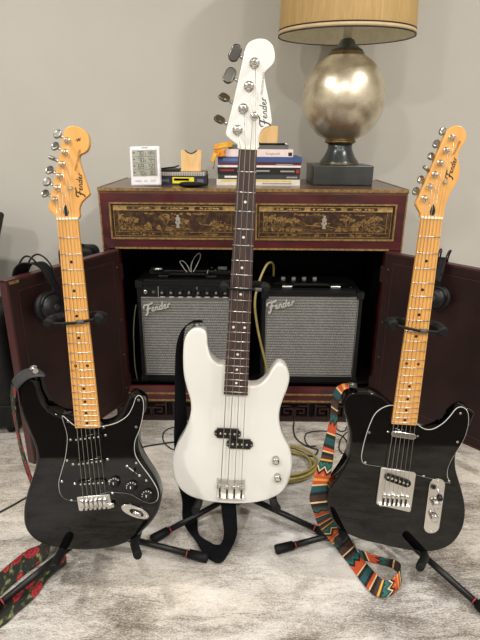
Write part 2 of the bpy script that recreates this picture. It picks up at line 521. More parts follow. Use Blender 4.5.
LOGO = [([(-.5, -.75), (0.05, -.55), (0.45, .2), (.85, 1.3), (1.15, 2.0)], .30), ([(-.35, 1.2), (-.35, 1.75), (.1, 2.1), (.8, 2.15), (1.6, 2.1), (2.5, 2.4)], .26), ([(.1, .75), (.9, .85), (1.5, 1.05)], .2),
        ([(1.7, .45), (2.2, .6), (2.35, .9), (2.05, 1.0), (1.75, .6), (1.78, .2), (2.1, 0), (2.6, .3)], .17),
        ([(2.75, 0), (2.98, .95)], .19), ([(2.85, .5), (3.2, .95), (3.5, .85), (3.4, .3), (3.5, 0), (3.8, .15)], .17),
        ([(4.75, .85), (4.35, 1.0), (4.0, .6), (4.0, .15), (4.3, 0), (4.65, .35), (4.95, 1.2), (5.2, 2.0)], .18), ([(4.8, .7), (4.7, .2), (4.95, 0)], .16),
        ([(5.2, .45), (5.7, .6), (5.85, .9), (5.55, 1.0), (5.25, .6), (5.28, .2), (5.6, 0), (6.1, .3)], .17),
        ([(6.3, 0), (6.55, .95)], .19), ([(6.42, .5), (6.75, .95), (7.15, .9)], .17)]
def logo(name, mtl, parent, mtx, s, th=0.0004, bold=1.0, tail=False):
    """Script lettering as raised strokes."""
    mb = MB()
    strokes = LOGO + ([([(0.0, -.9), (2.5, -.55), (7.4, -.2)], .14)] if tail else [])
    for k, (pts, wd) in enumerate(strokes):
        P = [Vector(p) for p in cr(pts, 5)]
        n = len(P); v = []
        for i, p in enumerate(P):
            t = (P[min(n-1, i+1)]-P[max(0, i-1)]).normalized(); q = Vector((-t.y, t.x))*wd*0.5*bold
            z = th*(1+0.06*k)
            v += [mtx @ Vector(((p+q).x*s, (p+q).y*s, 0)), mtx @ Vector(((p-q).x*s, (p-q).y*s, 0)), mtx @ Vector(((p+q).x*s, (p+q).y*s, z)), mtx @ Vector(((p-q).x*s, (p-q).y*s, z))]
        f = []
        for i in range(n-1):
            a = i*4
            f += [[a+2, a+3, a+7, a+6], [a, a+4, a+5, a+1], [a, a+2, a+6, a+4], [a+1, a+5, a+7, a+3]]
        f += [[0, 1, 3, 2], [n*4-4, n*4-2, n*4-1, n*4-3]]
        mb.add(v, f)
    return mb.build(name, mtl, parent)

# ------------------------------------------------------------------ the room
WALL_Y = 2.30
def struct(name, lo, hi, mtl): return tag(MB().box(lo, hi).build(name, mtl), kind='structure')
struct('floor', (-2.6, -2.6, -0.10), (2.6, WALL_Y, -0.010), M_WOODFLOOR)
struct('wall_back', (-2.6, WALL_Y, -0.10), (2.6, WALL_Y+0.1, CEIL), M_WALL)
struct('wall_left', (-2.7, -2.6, -0.10), (-2.6, WALL_Y, CEIL), M_WALL)
struct('wall_right', (2.6, -2.6, -0.10), (2.7, WALL_Y, CEIL), M_WALL)
struct('wall_front', (-2.6, -2.7, -0.10), (2.6, -2.6, CEIL), M_WALL)
struct('ceiling', (-2.6, -2.6, CEIL), (2.6, WALL_Y, CEIL+0.1), M_CEIL)
struct('baseboard_back', (-2.6, WALL_Y-0.015, -0.010), (2.6, WALL_Y, 0.09), M_CEIL)

# rug with a gently uneven surface
def build_rug():
    x0, x1, y0, y1 = -1.75, 1.75, 0.02, 2.24
    nx, ny = 70, 46
    v, f = [], []
    for j in range(ny+1):
        for i in range(nx+1):
            x = x0+(x1-x0)*i/nx; y = y0+(y1-y0)*j/ny
            v.append((x, y, 0.0))
    W = nx+1
    for j in range(ny):
        for i in range(nx): f.append([j*W+i, j*W+i+1, (j+1)*W+i+1, (j+1)*W+i])
    base = len(v)
    for (x, y) in ((x0, y0), (x1, y0), (x1, y1), (x0, y1)): v.append((x, y, -0.0095))
    f.append([base, base+3, base+2, base+1])
    f.append([base, base+1] + [i for i in range(nx, -1, -1)])
    f.append([base+1, base+2] + [j*W+nx for j in range(ny, -1, -1)])
    f.append([base+2, base+3] + [ny*W+i for i in range(0, nx+1)])
    f.append([base+3, base] + [j*W for j in range(0, ny+1)])
    o = mesh_obj('area_rug', v, f, M_RUG)
    tag(o, 'cream and grey distressed streaky area rug covering the floor', 'rug')
build_rug()

# ------------------------------------------------------------------ cabinet
X0, X1, YC, CD, ZT, ZD, ZB = -0.501, 0.559, 1.7553, 0.455, 0.9067, 0.7112, 0.155
cab = thing('lacquer_cabinet', 'red lacquered cabinet with gold painted drawers and open doors against the wall', 'cabinet', loc=(0.029, YC, 0))
def cbox(name, lo, hi, mtl, parent=cab, r=0):
    a = (lo[0]-0.029, lo[1]-YC, lo[2]); b = (hi[0]-0.029, hi[1]-YC, hi[2])
    if r: return rbox(name, a, b, mtl, parent, r)
    return MB().box(a, b).build(name, mtl, parent)
top = cbox('top_panel', (X0, YC, ZT-0.018), (X1, YC+CD, ZT), M_TOPLACQ)
cbox('gold_edge', (X0-0.001, YC-0.003, ZT-0.009), (X1+0.001, YC-0.0001, ZT+0.001), M_GOLD, top)
for sx in (X0, X1): 
    cbox('gold_edge', (sx-0.003, YC, ZT-0.012), (sx+0.003, YC+CD, ZT+0.0015), M_GOLD, top)
for a, b in ((X0, X0+0.02), (X1-0.02, X1)):
    cbox('side_panel', (a, YC+0.004, 0.01), (b, YC+CD, ZT-0.018), M_RED)
    cbox('gold_edge', (a-0.001 if a == X0 else b-0.004, YC-0.001, ZD-0.02), (a+0.004 if a == X0 else b+0.001, YC+0.004, ZT-0.0185), M_GOLD)
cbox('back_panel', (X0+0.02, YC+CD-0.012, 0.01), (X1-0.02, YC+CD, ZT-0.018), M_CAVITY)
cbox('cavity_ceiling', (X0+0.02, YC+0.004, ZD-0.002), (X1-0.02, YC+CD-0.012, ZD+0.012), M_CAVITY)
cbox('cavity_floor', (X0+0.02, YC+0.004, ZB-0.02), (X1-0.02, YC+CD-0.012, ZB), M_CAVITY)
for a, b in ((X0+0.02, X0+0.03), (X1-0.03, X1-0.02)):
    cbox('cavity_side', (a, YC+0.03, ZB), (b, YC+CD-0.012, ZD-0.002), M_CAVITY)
for a, b in ((X0+0.002, X0+0.055), (X1-0.055, X1-0.002)):
    cbox('post', (a, YC, 0.01), (b, YC+0.03, ZD-0.016), M_RED)
# rails around the drawers
cbox('upper_rail', (X0+0.004, YC, ZT-0.047), (X1-0.004, YC+0.03, ZT-0.0185), M_RED)
cbox('lower_rail', (X0+0.004, YC, ZD-0.012), (X1-0.004, YC+0.03, ZD+0.020), M_RED)
cbox('gold_edge', (X0+0.045, YC-0.003, ZD-0.014), (X1-0.045, YC-0.0001, ZD-0.008), M_GOLD)
DZ0, DZ1 = ZD+0.0205, ZT-0.0475
DR = [(at_y(110, 215, YC).x-0.001, at_y(240, 215, YC).x), (at_y(255.5, 215, YC).x, at_y(396, 215, YC).x)]
cbox('stile', (X0+0.004, YC, DZ0), (DR[0][0]-0.0005, YC+0.03, DZ1), M_RED)
cbox('stile', (DR[0][1]+0.0005, YC, DZ0), (DR[1][0]-0.0005, YC+0.03, DZ1), M_RED)
cbox('stile', (DR[1][1]+0.0005, YC, DZ0), (X1-0.004, YC+0.03, DZ1), M_RED)

def cloud(mb, x, z, rx, rz, n, y, rnd, lim):
    for _ in range(n):
        a = rnd.uniform(0, 6.28); q = math.sqrt(rnd.random())
        cx, cz = x+rx*q*math.cos(a), z+rz*q*math.sin(a)
        r = rnd.uniform(0.0016, 0.0034)
        cx = min(max(cx, lim[0]), lim[1]); cz = min(max(cz, lim[2]), lim[3])
        k = len(mb.v)
        yy = y-rnd.uniform(0, 0.0006)
        mb.add([(cx+r*1.3*math.cos(t*1.047+a), yy, cz+r*math.sin(t*1.047+a)) for t in range(6)], [[0, 1, 2, 3, 4, 5]])
def strip(mb, p, q, wd, y):
    p, q = Vector((p[0], 0, p[1])), Vector((q[0], 0, q[1])); t = (q-p).normalized(); nn = Vector((-t.z, 0, t.x))*wd*0.5
    mb.add([(s.x, y, s.z) for s in (p-nn, q-nn, q+nn, p+nn)], [[0, 1, 2, 3]])
def drawer(xa, xb, seed):
    rnd = random.Random(seed)
    xa -= 0.029; xb -= 0.029; z0, z1 = DZ0, DZ1
    d = MB().box((xa, 0.008, z0), (xb, 0.30, z1)).build('drawer', M_DRAWER, cab)
    fr = MB()
    t = 0.0055
    fr.box((xa, -0.004, z1-t), (xb, 0.0078, z1)).box((xa, -0.004, z0), (xb, 0.0078, z0+t)).box((xa, -0.004, z0+t), (xa+t, 0.0078, z1-t)).box((xb-t, -0.004, z0+t), (xb, 0.0078, z1-t))
    fr.build('gold_frame', M_GOLD, d)
    # pale band along the top with dark cartouches, darker bands on the other sides
    bt = z1-t-0.006; bh = 0.017
    mb = MB().box((xa+t+0.006, 0.004, bt-bh), (xb-t-0.006, 0.0079, bt)); mb.build('top_band', M_GOLDPALE, d)
    mb = MB().box((xa+t+0.006, 0.005, z0+t+0.004), (xb-t-0.006, 0.0079, z0+t+0.006)).box((xa+t+0.006, 0.005, z0+t+0.018), (xb-t-0.006, 0.0079, z0+t+0.0195))
    mb.box((xa+t+0.006, 0.005, z0+t+0.006), (xa+t+0.009, 0.0079, bt-bh)).box((xb-t-0.009, 0.005, z0+t+0.006), (xb-t-0.006, 0.0079, bt-bh))
    mb.box((xa+t+0.022, 0.005, z0+t+0.0195), (xa+t+0.024, 0.0079, bt-bh)).box((xb-t-0.024, 0.005, z0+t+0.0195), (xb-t-0.022, 0.0079, bt-bh))
    mb.build('border_lines', M_GOLDPAINT, d)
    W = xb-xa
    for k in range(3):
        c = xa+W*(0.24+0.26*k)
        o = slab('cartouche', rrect(c-W*0.11, bt-bh+0.004, c+W*0.11, bt-0.003, 0.0045, 3), 0, 0.0012, M_DRAWER, d, mtx=Matrix(((1, 0, 0, 0), (0, 0, -1, 0.0042), (0, 1, 0, 0), (0, 0, 0, 1))))
        g = MB()
        cloud(g, c, bt-bh/2, W*0.085, 0.002, 16, 0.0026, rnd, (c-W*.1, c+W*.1, bt-bh+.006, bt-.005))
        g.build('gold_flourish', M_GOLDPALE, o)
        g = MB()
        cloud(g, c, z0+t+0.012, W*0.10, 0.003, 14, 0.0074, rnd, (c-W*.12, c+W*.12, z0+t+.008, z0+t+.016))
        g.build('gold_flourish', M_GOLDPAINT, d)
    # painted landscape: trees, pavilions, hills, a boat, clouds
    lim = (xa+t+0.026, xb-t-0.026, z0+t+0.022, bt-bh-0.003)
    g = MB(); y = 0.0072
    zb, zt = lim[2], lim[3]
    def tree(x, h):
        strip(g, (x, zb+0.006), (x+rnd.uniform(-.006, .006), zb+h*0.75), 0.0026, y)
        for s in (-1, 1): strip(g, (x, zb+h*0.35), (x+s*0.013, zb+h*0.8), 0.0018, y)
        for s in (-0.014, 0, 0.014): cloud(g, x+s, zb+h*(0.82 if s else 0.95), 0.011, 0.007, 15, y-0.0002, rnd, lim)
    def pavilion(x, s):
        g.add([(x-s*1.3, y, zb+s*1.4), (x+s*1.3, y, zb+s*1.4), (x, y, zb+s*2.5)], [[0, 1, 2]])
        g.add([(x-s*.9, y, zb+s*.4), (x+s*.9, y, zb+s*.4), (x+s*.9, y, zb+s*1.3), (x-s*.9, y, zb+s*1.3)], [[0, 1, 2, 3]])
    def hill(x, rx, h):
        for k in range(3):
            pts = [(x+rx*math.cos(a/8*math.pi)*(1-k*.28), zb+h*(1-k*.28)*math.sin(a/8*math.pi)) for a in range(9)]
            for p, q in zip(pts, pts[1:]): strip(g, p, q, 0.0014, y)
        cloud(g, x, zb+h*0.4, rx*0.8, h*0.35, 22, y, rnd, lim)
    for fx, h in ((0.08, .055), (0.17, .045), (0.43, .056), (0.56, .04)) if seed == 1 else ((0.07, .05), (0.13, .056), (0.2, .05), (0.27, .046), (0.66, .052), (0.86, .056), (0.78, .04)): tree(xa+W*fx, h)
    for fx, s in ((0.29, .013), (0.37, .009)) if seed == 1 else ((0.72, .014), (0.6, .009)): pavilion(xa+W*fx, s)
    for fx, rx, h in ((0.12, .04, .026), (0.24, .035, .018), (0.5, .05, .02), (0.88, .05, .026)) if seed == 1 else ((0.13, .05, .022), (0.28, .04, .018), (0.64, .045, .022), (0.87, .05, .03)): hill(xa+W*fx, rx, h)
    # boat with a long hull
    bx = xa+W*(0.80 if seed == 1 else 0.46)
    strip(g, (bx-0.045, zb+0.024), (bx+0.05, zb+0.018), 0.003, y); strip(g, (bx-0.045, zb+0.024), (bx-0.055, zb+0.034), 0.003, y)
    cloud(g, bx+0.01, zb+0.028, 0.03, 0.008, 26, y, rnd, lim)
    for _ in range(5):
        cx = xa+W*rnd.uniform(0.3, 0.75); cloud(g, cx, zt-0.008, 0.02, 0.003, 9, y, rnd, lim)
    for _ in range(14):
        cx = rnd.uniform(lim[0], lim[1]-0.03); strip(g, (cx, zb+rnd.uniform(0, .012)), (cx+0.03, zb+rnd.uniform(0, .012)), 0.0014, y)
    g.build('painted_landscape', M_GOLDPAINT, d)
    # lock plate
    lx = xa+W*(0.52 if seed == 1 else 0.495); lz = (lim[2]+lim[3])/2
    R = Matrix(((1, 0, 0, 0), (0, 0, -1, 0.0068), (0, 1, 0, 0), (0, 0, 0, 1)))
    o = [(lx+a, lz+b) for a, b in ((-.007, -.022), (.007, -.022), (.004, -.012), (.010, -.004), (.006, .004), (.009, .012), (.003, .016), (.004, .023), (-.004, .023), (-.003, .016), (-.009, .012), (-.006, .004), (-.010, -.004), (-.004, -.012))]
    lk = slab('lock_plate', o, 0, 0.002, M_NICKEL, d, mtx=R); lk['label'] = 'silver figure-shaped lock plate'
    slab('keyhole', circle(lx, lz, 0.0022, 8), 0.002, 0.0024, M_BLACKPL, lk, mtx=R)
drawer(DR[0][0], DR[0][1], 1)
drawer(DR[1][0], DR[1][1], 2)
# base: rails, gold lines, carved frieze
cbox('base_rail', (X0, YC-0.006, 0.127), (X1, YC+0.03, 0.155), M_RED)
cbox('gold_line', (X0, YC-0.010, 0.121), (X1, YC+0.01, 0.1268), M_GOLD)
cbox('base_rail', (X0, YC-0.008, 0.098), (X1, YC+0.03, 0.1208), M_RED)
cbox('gold_line', (X0, YC-0.012, 0.092), (X1, YC+0.01, 0.0978), M_GOLD)
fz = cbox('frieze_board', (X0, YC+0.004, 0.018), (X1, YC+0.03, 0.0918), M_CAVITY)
cbox('frieze_foot', (X0, YC-0.004, 0.0), (X1, YC+0.03, 0.0178), M_CARVE)
key = None
nk = 15; pw = (X1-X0)/nk
for k in range(nk):
    cx = X0+pw*(k+0.5)-0.029
    if key is None:
        q = MB()
        for lo, hi in (((-.5, .90), (.5, 1.0)), ((-.5, 0), (.5, .08)), ((-.5, .08), (-.42, .6)), ((-.42, .52), (.1, .6)), ((.02, .26), (.1, .52)), ((-.22, .26), (.02, .34)), ((.26, .08), (.34, .9)), ((-.3, .70), (.26, .78))):
            q.box((lo[0]*pw*0.96, -0.012, lo[1]*0.072+0.019), (hi[0]*pw*0.96, 0, hi[1]*0.072+0.019))
        key = q.build('fretwork_carving', M_CARVE, cab); key.matrix_local = Matrix.Translation((cx, 0.004, 0))
    else:
        share(key, 'fretwork_carving', cab, Matrix.Translation((cx, 0.004, 0)) @ (Matrix.Scale(-1, 4, (1, 0, 0)) if k % 2 else Matrix.Identity(4)))
# doors
def door(hx, tip, sgn):
    h = Vector((hx, YC-0.004, 0)); t = Vector((tip[0], tip[1], 0))
    d = (t-h).normalized(); wd = 0.475; th = 0.024
    z0, z1 = 0.094, ZD-0.018
    nrm = Vector((-d.y, d.x, 0))*sgn           # towards the visible inside face
    M = Matrix((d, nrm, Vector((0, 0, 1)))).transposed().to_4x4(); M.translation = h-Vector((0.029, YC, 0))
    dd = MB().box((0.002, -th, z0), (wd, 0, z1), M).build('door', M_MAROON, cab)
    fr = MB()
    for a, b in (((.002, z1-.006), (wd, z1+.001)), ((.002, z0), (wd, z0+.006)), ((wd-.006, z0+.006), (wd+.001, z1-.006))):
        fr.box((a[0], -th-.001, a[1]), (b[0], .002, b[1]), M)
    fr.build('door_edging', M_MAROONEDGE, dd)
    ln = MB(); i0 = 0.035; e = 0.0022
    ln.box((i0, 0, z1-i0-e), (wd-i0, .0012, z1-i0), M).box((i0, 0, z0+i0), (wd-i0, .0012, z0+i0+e), M).box((i0, 0, z0+i0+e), (i0+e, .0012, z1-i0-e), M).box((wd-i0-e, 0, z0+i0+e), (wd-i0, .0012, z1-i0-e), M)
    ln.build('inlay_line', M_MAROONEDGE, dd)
    for zz in (z0+.06, z0+.2, z0+.34, z1-.06):
        lathe('stud', [(0.003, 0), (0.003, .0015), (.001, .003)], M_BRASS, dd, 8, M @ look(Vector((0.018, 0, zz)), (0, 1, 0)))
    for zz in (z0+.08, z1-.08):
        MB().box((-.012, -.004, zz-.03), (.012, .001, zz+.03), M).build('hinge', M_MAROON, dd)
    if sgn > 0: MB().box((wd-.04, .0025, z1-.012), (wd-.008, .004, z1-.004), M).build('brass_clasp', M_GOLD, dd)
    return h, d, nrm
DOOR_L = door(X0+0.057, (-0.658, 1.325), 1)
DOOR_R = door(X1-0.057, (0.734, 1.494), -1)

# ------------------------------------------------------------------ amplifiers
def amp(name, label, xa, xb, ztop, yf, depth, panel):
    cx = (xa+xb)/2; w = xb-xa; h = ztop-ZB
    a = thing(name, label, 'amplifier', loc=(cx, yf, ZB), group='guitar amplifiers inside the cabinet')
    rbox('cabinet_body', (-w/2, 0.012, 0), (w/2, depth, h), M_TOLEX, a, 0.010)
    ph = 0.052 if panel else 0.0
    t = 0.016
    fr = MB()
    fr.box((-w/2+.002, 0, .003), (-w/2+t, 0.013, h-.003)).box((w/2-t, 0, .003), (w/2-.002, 0.013, h-.003)).box((-w/2+t, 0, h-t), (w/2-t, 0.013, h-.003)).box((-w/2+t, 0, .003), (w/2-t, 0.013, t+.012))
    fr.build('front_frame', M_TOLEX, a)
    rbox('grille_cloth', (-w/2+t+.002, 0.004, t+.014), (w/2-t-.002, 0.0119, h-t-ph-.002), M_GRILLE, a, 0.003)
    pip = MB()
    g0, g1, gx = t+.012, h-t-ph, w/2-t
    pip.tube([(-gx, .003, g0), (gx, .003, g0)], .002, 6).tube([(-gx, .003, g1), (gx, .003, g1)], .002, 6).tube([(-gx, .003, g0), (-gx, .003, g1)], .002, 6).tube([(gx, .003, g0), (gx, .003, g1)], .002, 6)
    pip.build('piping', mat('grey_piping', (120, 120, 118), 0.5), a, True)
    if panel:
        pn = MB().box((-w/2+t+.001, 0.002, h-t-ph+.001), (w/2-t-.001, 0.0119, h-t-.001)).build('control_panel', M_BLACKPL, a)
        MB().box((-w/2+t+.001, 0.0005, h-t-ph+.002), (w/2-t-.001, 0.0019, h-t-ph+.006)).build('panel_trim', M_NICKEL, pn)
        zc = h-t-ph*0.48
        R = Matrix(((1, 0, 0, 0), (0, 0, -1, 0), (0, 1, 0, 0), (0, 0, 0, 1)))
        jk = lathe('input_jack', [(.009, 0), (.009, .006), (.006, .008)], M_CHROME, a, 12, look(Vector((-w/2+.034, .002, zc)), (0, -1, 0)))
        lathe('selector', [(.007, 0), (.007, .004)], M_CHROME, a, 8, look(Vector((-w/2+.066, .002, zc)), (0, -1, 0)))
        x = -w/2+.098
        while x < w/2-.03:
            kb = lathe('knob', [(.0115, 0), (.011, .004), (.0085, .006), (.008, .014), (.007, .015)], M_BLACKPL, a, 14, look(Vector((x, .002, zc)), (0, -1, 0)))
            lathe('knob_cap', [(.005, .0151), (.0045, .0165)], M_NICKEL, kb, 10, look(Vector((x, .002, zc)), (0, -1, 0)))
            x += 0.0335
        mk = MB()
        for k in range(9):
            xx = -w/2+.098+k*.0335
            mk.box((xx-.009, .0008, zc-.021), (xx+.009, .0019, zc-.0185))
        for xx in (-w/2+.082, w/2-.15): mk.box((xx, .0008, zc-.02), (xx+.001, .0019, zc+.02))
        mk.build('panel_legend', M_PLYWHITE, a)
    else:
        pt = MB().box((-w/2+.05, depth*.45, h), (w/2-.05, depth*.9, h+.004)).build('control_panel', M_BLACKPL, a)
        for k in range(4):
            lathe('knob', [(.009, 0), (.009, .010), (.007, .013)], mat('grey_knob', (150, 150, 144), .4), a, 12, Matrix.Translation((-.10+k*.042, depth*.62, h+.004)))
        lathe('indicator_light', [(.004, 0), (.003, .003)], M_CHROME, a, 8, Matrix.Translation((w/2-.035, depth*.3, h)))
    hz = h+.001
    hd = tube('handle', [(-.085, depth*.22, hz+.004), (-.06, depth*.22, hz+.014), (.06, depth*.22, hz+.014), (.085, depth*.22, hz+.004)], .008, M_RUBBER, a, 8)
    for s in (-1, 1):
        cp = rbox('handle_cap', (s*.092-.02, depth*.22-.012, hz-.001), (s*.092+.02, depth*.22+.012, hz+.012), M_BLACKPL if panel else M_NICKEL, a, .004)
    for sx in (-1, 1):
        for zz in (0.0, h):
            MB().box((sx*(w/2-.011)-.013, -.003, zz-.001 if zz == 0 else zz-.024), (sx*(w/2-.011)+.013, .03, zz+.024 if zz == 0 else zz+.002)).build('corner_guard', M_BLACKPL, a)
    gz = h-t-ph
    lg = logo('script_badge', mat('silver_badge', (196, 194, 186), 0.35, 0.2), a, look(Vector((-w/2+.030 if not panel else -w/2+.034, .0015, gz-.055)), (0, -1, 0)) @ Matrix.Rotation(math.radians(14), 4, 'Z'), 0.0135, .004, 1.7, False)
    lg['label'] = 'chrome script nameplate'
    return a
YA = 1.79
p0 = at_y(135.5, 281, YA); p1 = at_y(237, 281, YA)
AMP_L = amp('guitar_amplifier', 'black amplifier with a row of knobs above its silver grille', p0.x, p1.x, p0.z, YA, 0.23, True)
q0 = at_y(262, 292, YA); q1 = at_y(364, 292, YA)
AMP_R = amp('guitar_amplifier', 'black amplifier without front knobs, silver grille right up to its top', q0.x, q1.x, q0.z, YA, 0.25, False)

# ------------------------------------------------------------------ guitars
def gmat(nut, lean, yaw, roll, L):
    ln, yw, rl = map(math.radians, (lean, yaw, roll))
    u, v, n = Vector((0, 0, 1)), Vector((1, 0, 0)), Vector((0, -1, 0))
    u2 = math.cos(rl)*u+math.sin(rl)*v; v2 = math.cos(rl)*v-math.sin(rl)*u
    B = Matrix((v2, u2, n)).transposed()
    c, s = math.cos(ln), math.sin(ln)
    Lm = Matrix(((1, 0, 0), (0, c, s), (0, -s, c)))
    R = Matrix.Rotation(yw, 3, 'Z') @ Lm @ B
    M = R.to_4x4(); M.translation = Vector(nut)-(R @ Vector((0, L, 0)))
    return M
class Guitar:
    def __init__(s, name, label, cat, nut, lean, yaw, roll, L, scale, nw, hw, hu, group='guitars on stands'):
        s.M = gmat(nut, lean, yaw, roll, L); s.Mi = s.M.inverted(); s.L = L; s.scale = scale; s.nw = nw; s.hw = hw; s.hu = hu
        s.o = thing(name, label, cat, mtx=s.M, group=group)
        s.n = (s.M.to_3x3() @ Vector((0, 0, 1))).normalized()
    def hit(s, px, py, z):
        return s.Mi @ at_plane(px, py, s.M @ Vector((0, 0, z)), s.n)
    def out(s, pts, z, per=4, closed=True):
        P = [s.hit(x, y, z) for x, y in pts]
        return cr([(p.x, p.y) for p in P], per, closed)
    def body_out(s, pts, zf, zb, per=4):
        """Silhouette points: where the rim faces upward the back edge is what the eye sees."""
        n = len(pts)
        ar = sum(pts[i][0]*pts[(i+1) % n][1]-pts[(i+1) % n][0]*pts[i][1] for i in range(n))
        sg = 1 if ar > 0 else -1
        ks = []
        for i in range(n):
            a, c = Vector(pts[i-1]), Vector(pts[(i+1) % n])
            t = (c-a).normalized()                # image y is down
            nrm = Vector((t.y*sg, -t.x*sg))
            ks.append(max(0.0, min(1.0, (-nrm.y-0.05)/0.5)))
        ks = [(ks[i-1]+2*ks[i]+ks[(i+1) % n])/4 for i in range(n)]
        P = [s.hit(x, y, zf+(zb-zf)*k) for (x, y), k in zip(pts, ks)]
        return cr([(p.x, p.y) for p in P], per, True)
    def world(s, p): return s.M @ Vector(p)
    def fret(s, n): return s.L-s.scale*(1-2**(-n/12))
    def half(s, y): return 0.5*(s.nw+(s.hw-s.nw)*(s.L-y)/s.hu)
    def disc(s, name, x, y, z, r, h, mtl, parent=None, n=10, prof=None):
        return lathe(name, prof or [(r, 0), (r, h*.6), (r*.7, h)], mtl, parent or s.o, n, Matrix.Translation((x, y, z)))
    def screws(s, px, z, r=0.0032, name='pickguard_screw', parent=None):
        for x, y in px:
            p = s.hit(x, y, z); s.disc(name, p.x, p.y, z, r, .0015, M_CHROME, parent, 8)

def neck(g, wood, board, nfret, dotmat, face_z=-0.008):
    L = g.L; hw, nw = g.hw/2, g.nw/2; ye = L-g.hu
    nk = MB()
    # D-shaped shaft
    rows = []
    for y, hwid in ((ye+0.002, hw), (L, nw), (L+0.012, nw*0.98)):
        rows.append([Vector((hwid*c, y, -0.0065-0.0165*sn)) for c, sn in ((-1, 0), (-.92, .45), (-.6, .85), (0, 1), (.6, .85), (.92, .45), (1, 0))])
    v = [p for r in rows for p in r]; f = []
    for i in range(2):
        for j in range(7): f.append([i*7+j, i*7+(j+1) % 7, (i+1)*7+(j+1) % 7, (i+1)*7+j])
    f += [list(range(7)), [14+j for j in range(7)]]
    nk.add(v, f)
    n_o = nk.build('neck', wood, g.o)
    fb = MB()
    fb.add([(-hw, ye, -.0064), (hw, ye, -.0064), (nw, L, -.0064), (-nw, L, -.0064), (-hw, ye, 0), (hw, ye, 0), (nw, L, 0), (-nw, L, 0)], [(0, 3, 2, 1), (4, 5, 6, 7), (0, 1, 5, 4), (1, 2, 6, 5), (2, 3, 7, 6), (3, 0, 4, 7)])
    b_o = fb.build('fretboard', board, g.o)
    for k in range(1, nfret+1):
        y = g.fret(k); h = g.half(y)
        MB().tube([(-h, y, 0.0003), (h, y, 0.0003)], .0012, 6).build('fret', M_NICKEL, b_o, True)
    for k in (3, 5, 7, 9, 12, 15, 17, 19, 21):
        if k > nfret: continue
        y = (g.fret(k)+g.fret(k-1))/2
        for x in ((-g.half(y)*.5, g.half(y)*.5) if k == 12 else (0,)):
            lathe('inlay_dot', [(.0033, -.0005), (.0033, .0003)], dotmat, b_o, 10, Matrix.Translation((x, y, 0)))
    MB().box((-nw, L, -.008), (nw, L+.004, .0016)).build('nut', M_BONE, g.o)
    return n_o, b_o

def tuners(g, posts, buttons, fz, br, post_r, spin=None):
    out = []
    for i, (pp, bp) in enumerate(zip(posts, buttons)):
        p = g.hit(pp[0], pp[1], fz); b = g.hit(bp[0], bp[1], fz-.009)
        tm = tube('tuning_machine', [(p.x, p.y, fz-.021), (b.x, b.y, fz-.009)], [.0045, .0028], M_CHROME, g.o, 8)
        lathe('bushing', [(post_r*1.55, 0), (post_r*1.5, .002), (post_r*1.1, .0025), (post_r, .004), (post_r*.92, .013), (post_r*.8, .014), (post_r*.4, .0136)], M_CHROME, tm, 14, Matrix.Translation((p.x, p.y, fz)))
        a = (spin[i] if spin else 0.6)
        d = Vector((b.x-p.x, b.y-p.y, 0)).normalized()
        R = look(Vector((b.x, b.y, fz-.009)), d, Vector((0, 0, 1))) @ Matrix.Rotation(a, 4, 'Z')
        if post_r > .005:
            ol = [(r*math.cos(t), r*math.sin(t)) for t, r in ((2*math.pi*k/24, br*(1+.16*math.cos(2*(2*math.pi*k/24))-.14*abs(math.sin(2*math.pi*k/24))**6)) for k in range(24))]
        else:
            ol = circle(0, 0, br, 16, br*.72)
        R2 = R @ Matrix(((0, 0, 1, 0), (1, 0, 0, 0), (0, 1, 0, 0), (0, 0, 0, 1)))
        ob = slab('tuner_button', ol, -.0035, .0035, mat('dark_reflection_chrome', (104, 102, 98), 0.22, 1.0) if post_r > .005 else mat('grey_chrome', (158, 157, 155), 0.2, 1.0), tm, r=.003, steps=3, mtx=R2)  # chrome darkened in its colour, standing in for dark reflections on the buttons
        out.append(p)
    return out

def strings(g, n, posts, fz, saddle_y, spread, z_s, gauges, tree=None):
    out = []
    for k in range(n):
        f = k/(n-1)*2-1
        xn = f*(g.nw*.5-.004); xs = f*spread/2
        p = posts[n-1-k] if True else None
        p = posts[k]
        pts = [(p.x+.002, p.y, fz+.009)]
        if tree and k in tree[1]: pts.append((tree[0].x+(k-tree[1][0])*.006-.003, tree[0].y, fz+.005))
        pts += [(xn, g.L+.002, .0022), (xs, saddle_y, z_s), (xs, saddle_y-.012, z_s-.008)]
        tube('string', pts, gauges[k], M_STRING, g.o, 5)

# ---- strat-shaped guitar (left)
LS = 0.805
st = Guitar('electric_guitar', 'black double-cutaway electric guitar with three pickups and maple neck', 'guitar', (-.3627, 1.0305, .9096), 7.057, .9545, -1.6195, LS, .648, .042, .056, .461)
BT = -0.012
o = [(72, 409), (66, 408), (57, 404), (50, 397), (45, 389), (42.5, 380), (40, 373.5), (33, 371), (26, 373), (21.5, 379), (19.5, 388), (20, 400), (22.5, 414), (29, 430), (35, 445), (37.3, 457), (36, 469), (31, 485), (27, 499), (24.8, 511), (25, 523), (29, 532), (36.5, 539), (48, 544.5), (62, 547.5), (80, 549), (98, 548.5), (116, 545.5), (131, 539.5), (144, 529.5), (155.5, 516), (160.5, 503), (161, 489), (157, 474.5), (150, 461.5), (143, 450.5), (139.5, 441), (139, 430), (141.5, 419), (146, 408), (146.5, 398.5), (142, 391), (136, 388), (131.5, 391), (128.5, 398), (124, 407), (116, 415), (108, 418.5), (101, 418.5), (95, 417), (84, 412)]
body = slab('body', st.body_out(o, BT-.008, BT-.038), BT-.045, BT, M_BLACKGLOSS, st.o, r=.009, steps=6)
pgz = BT+.0022
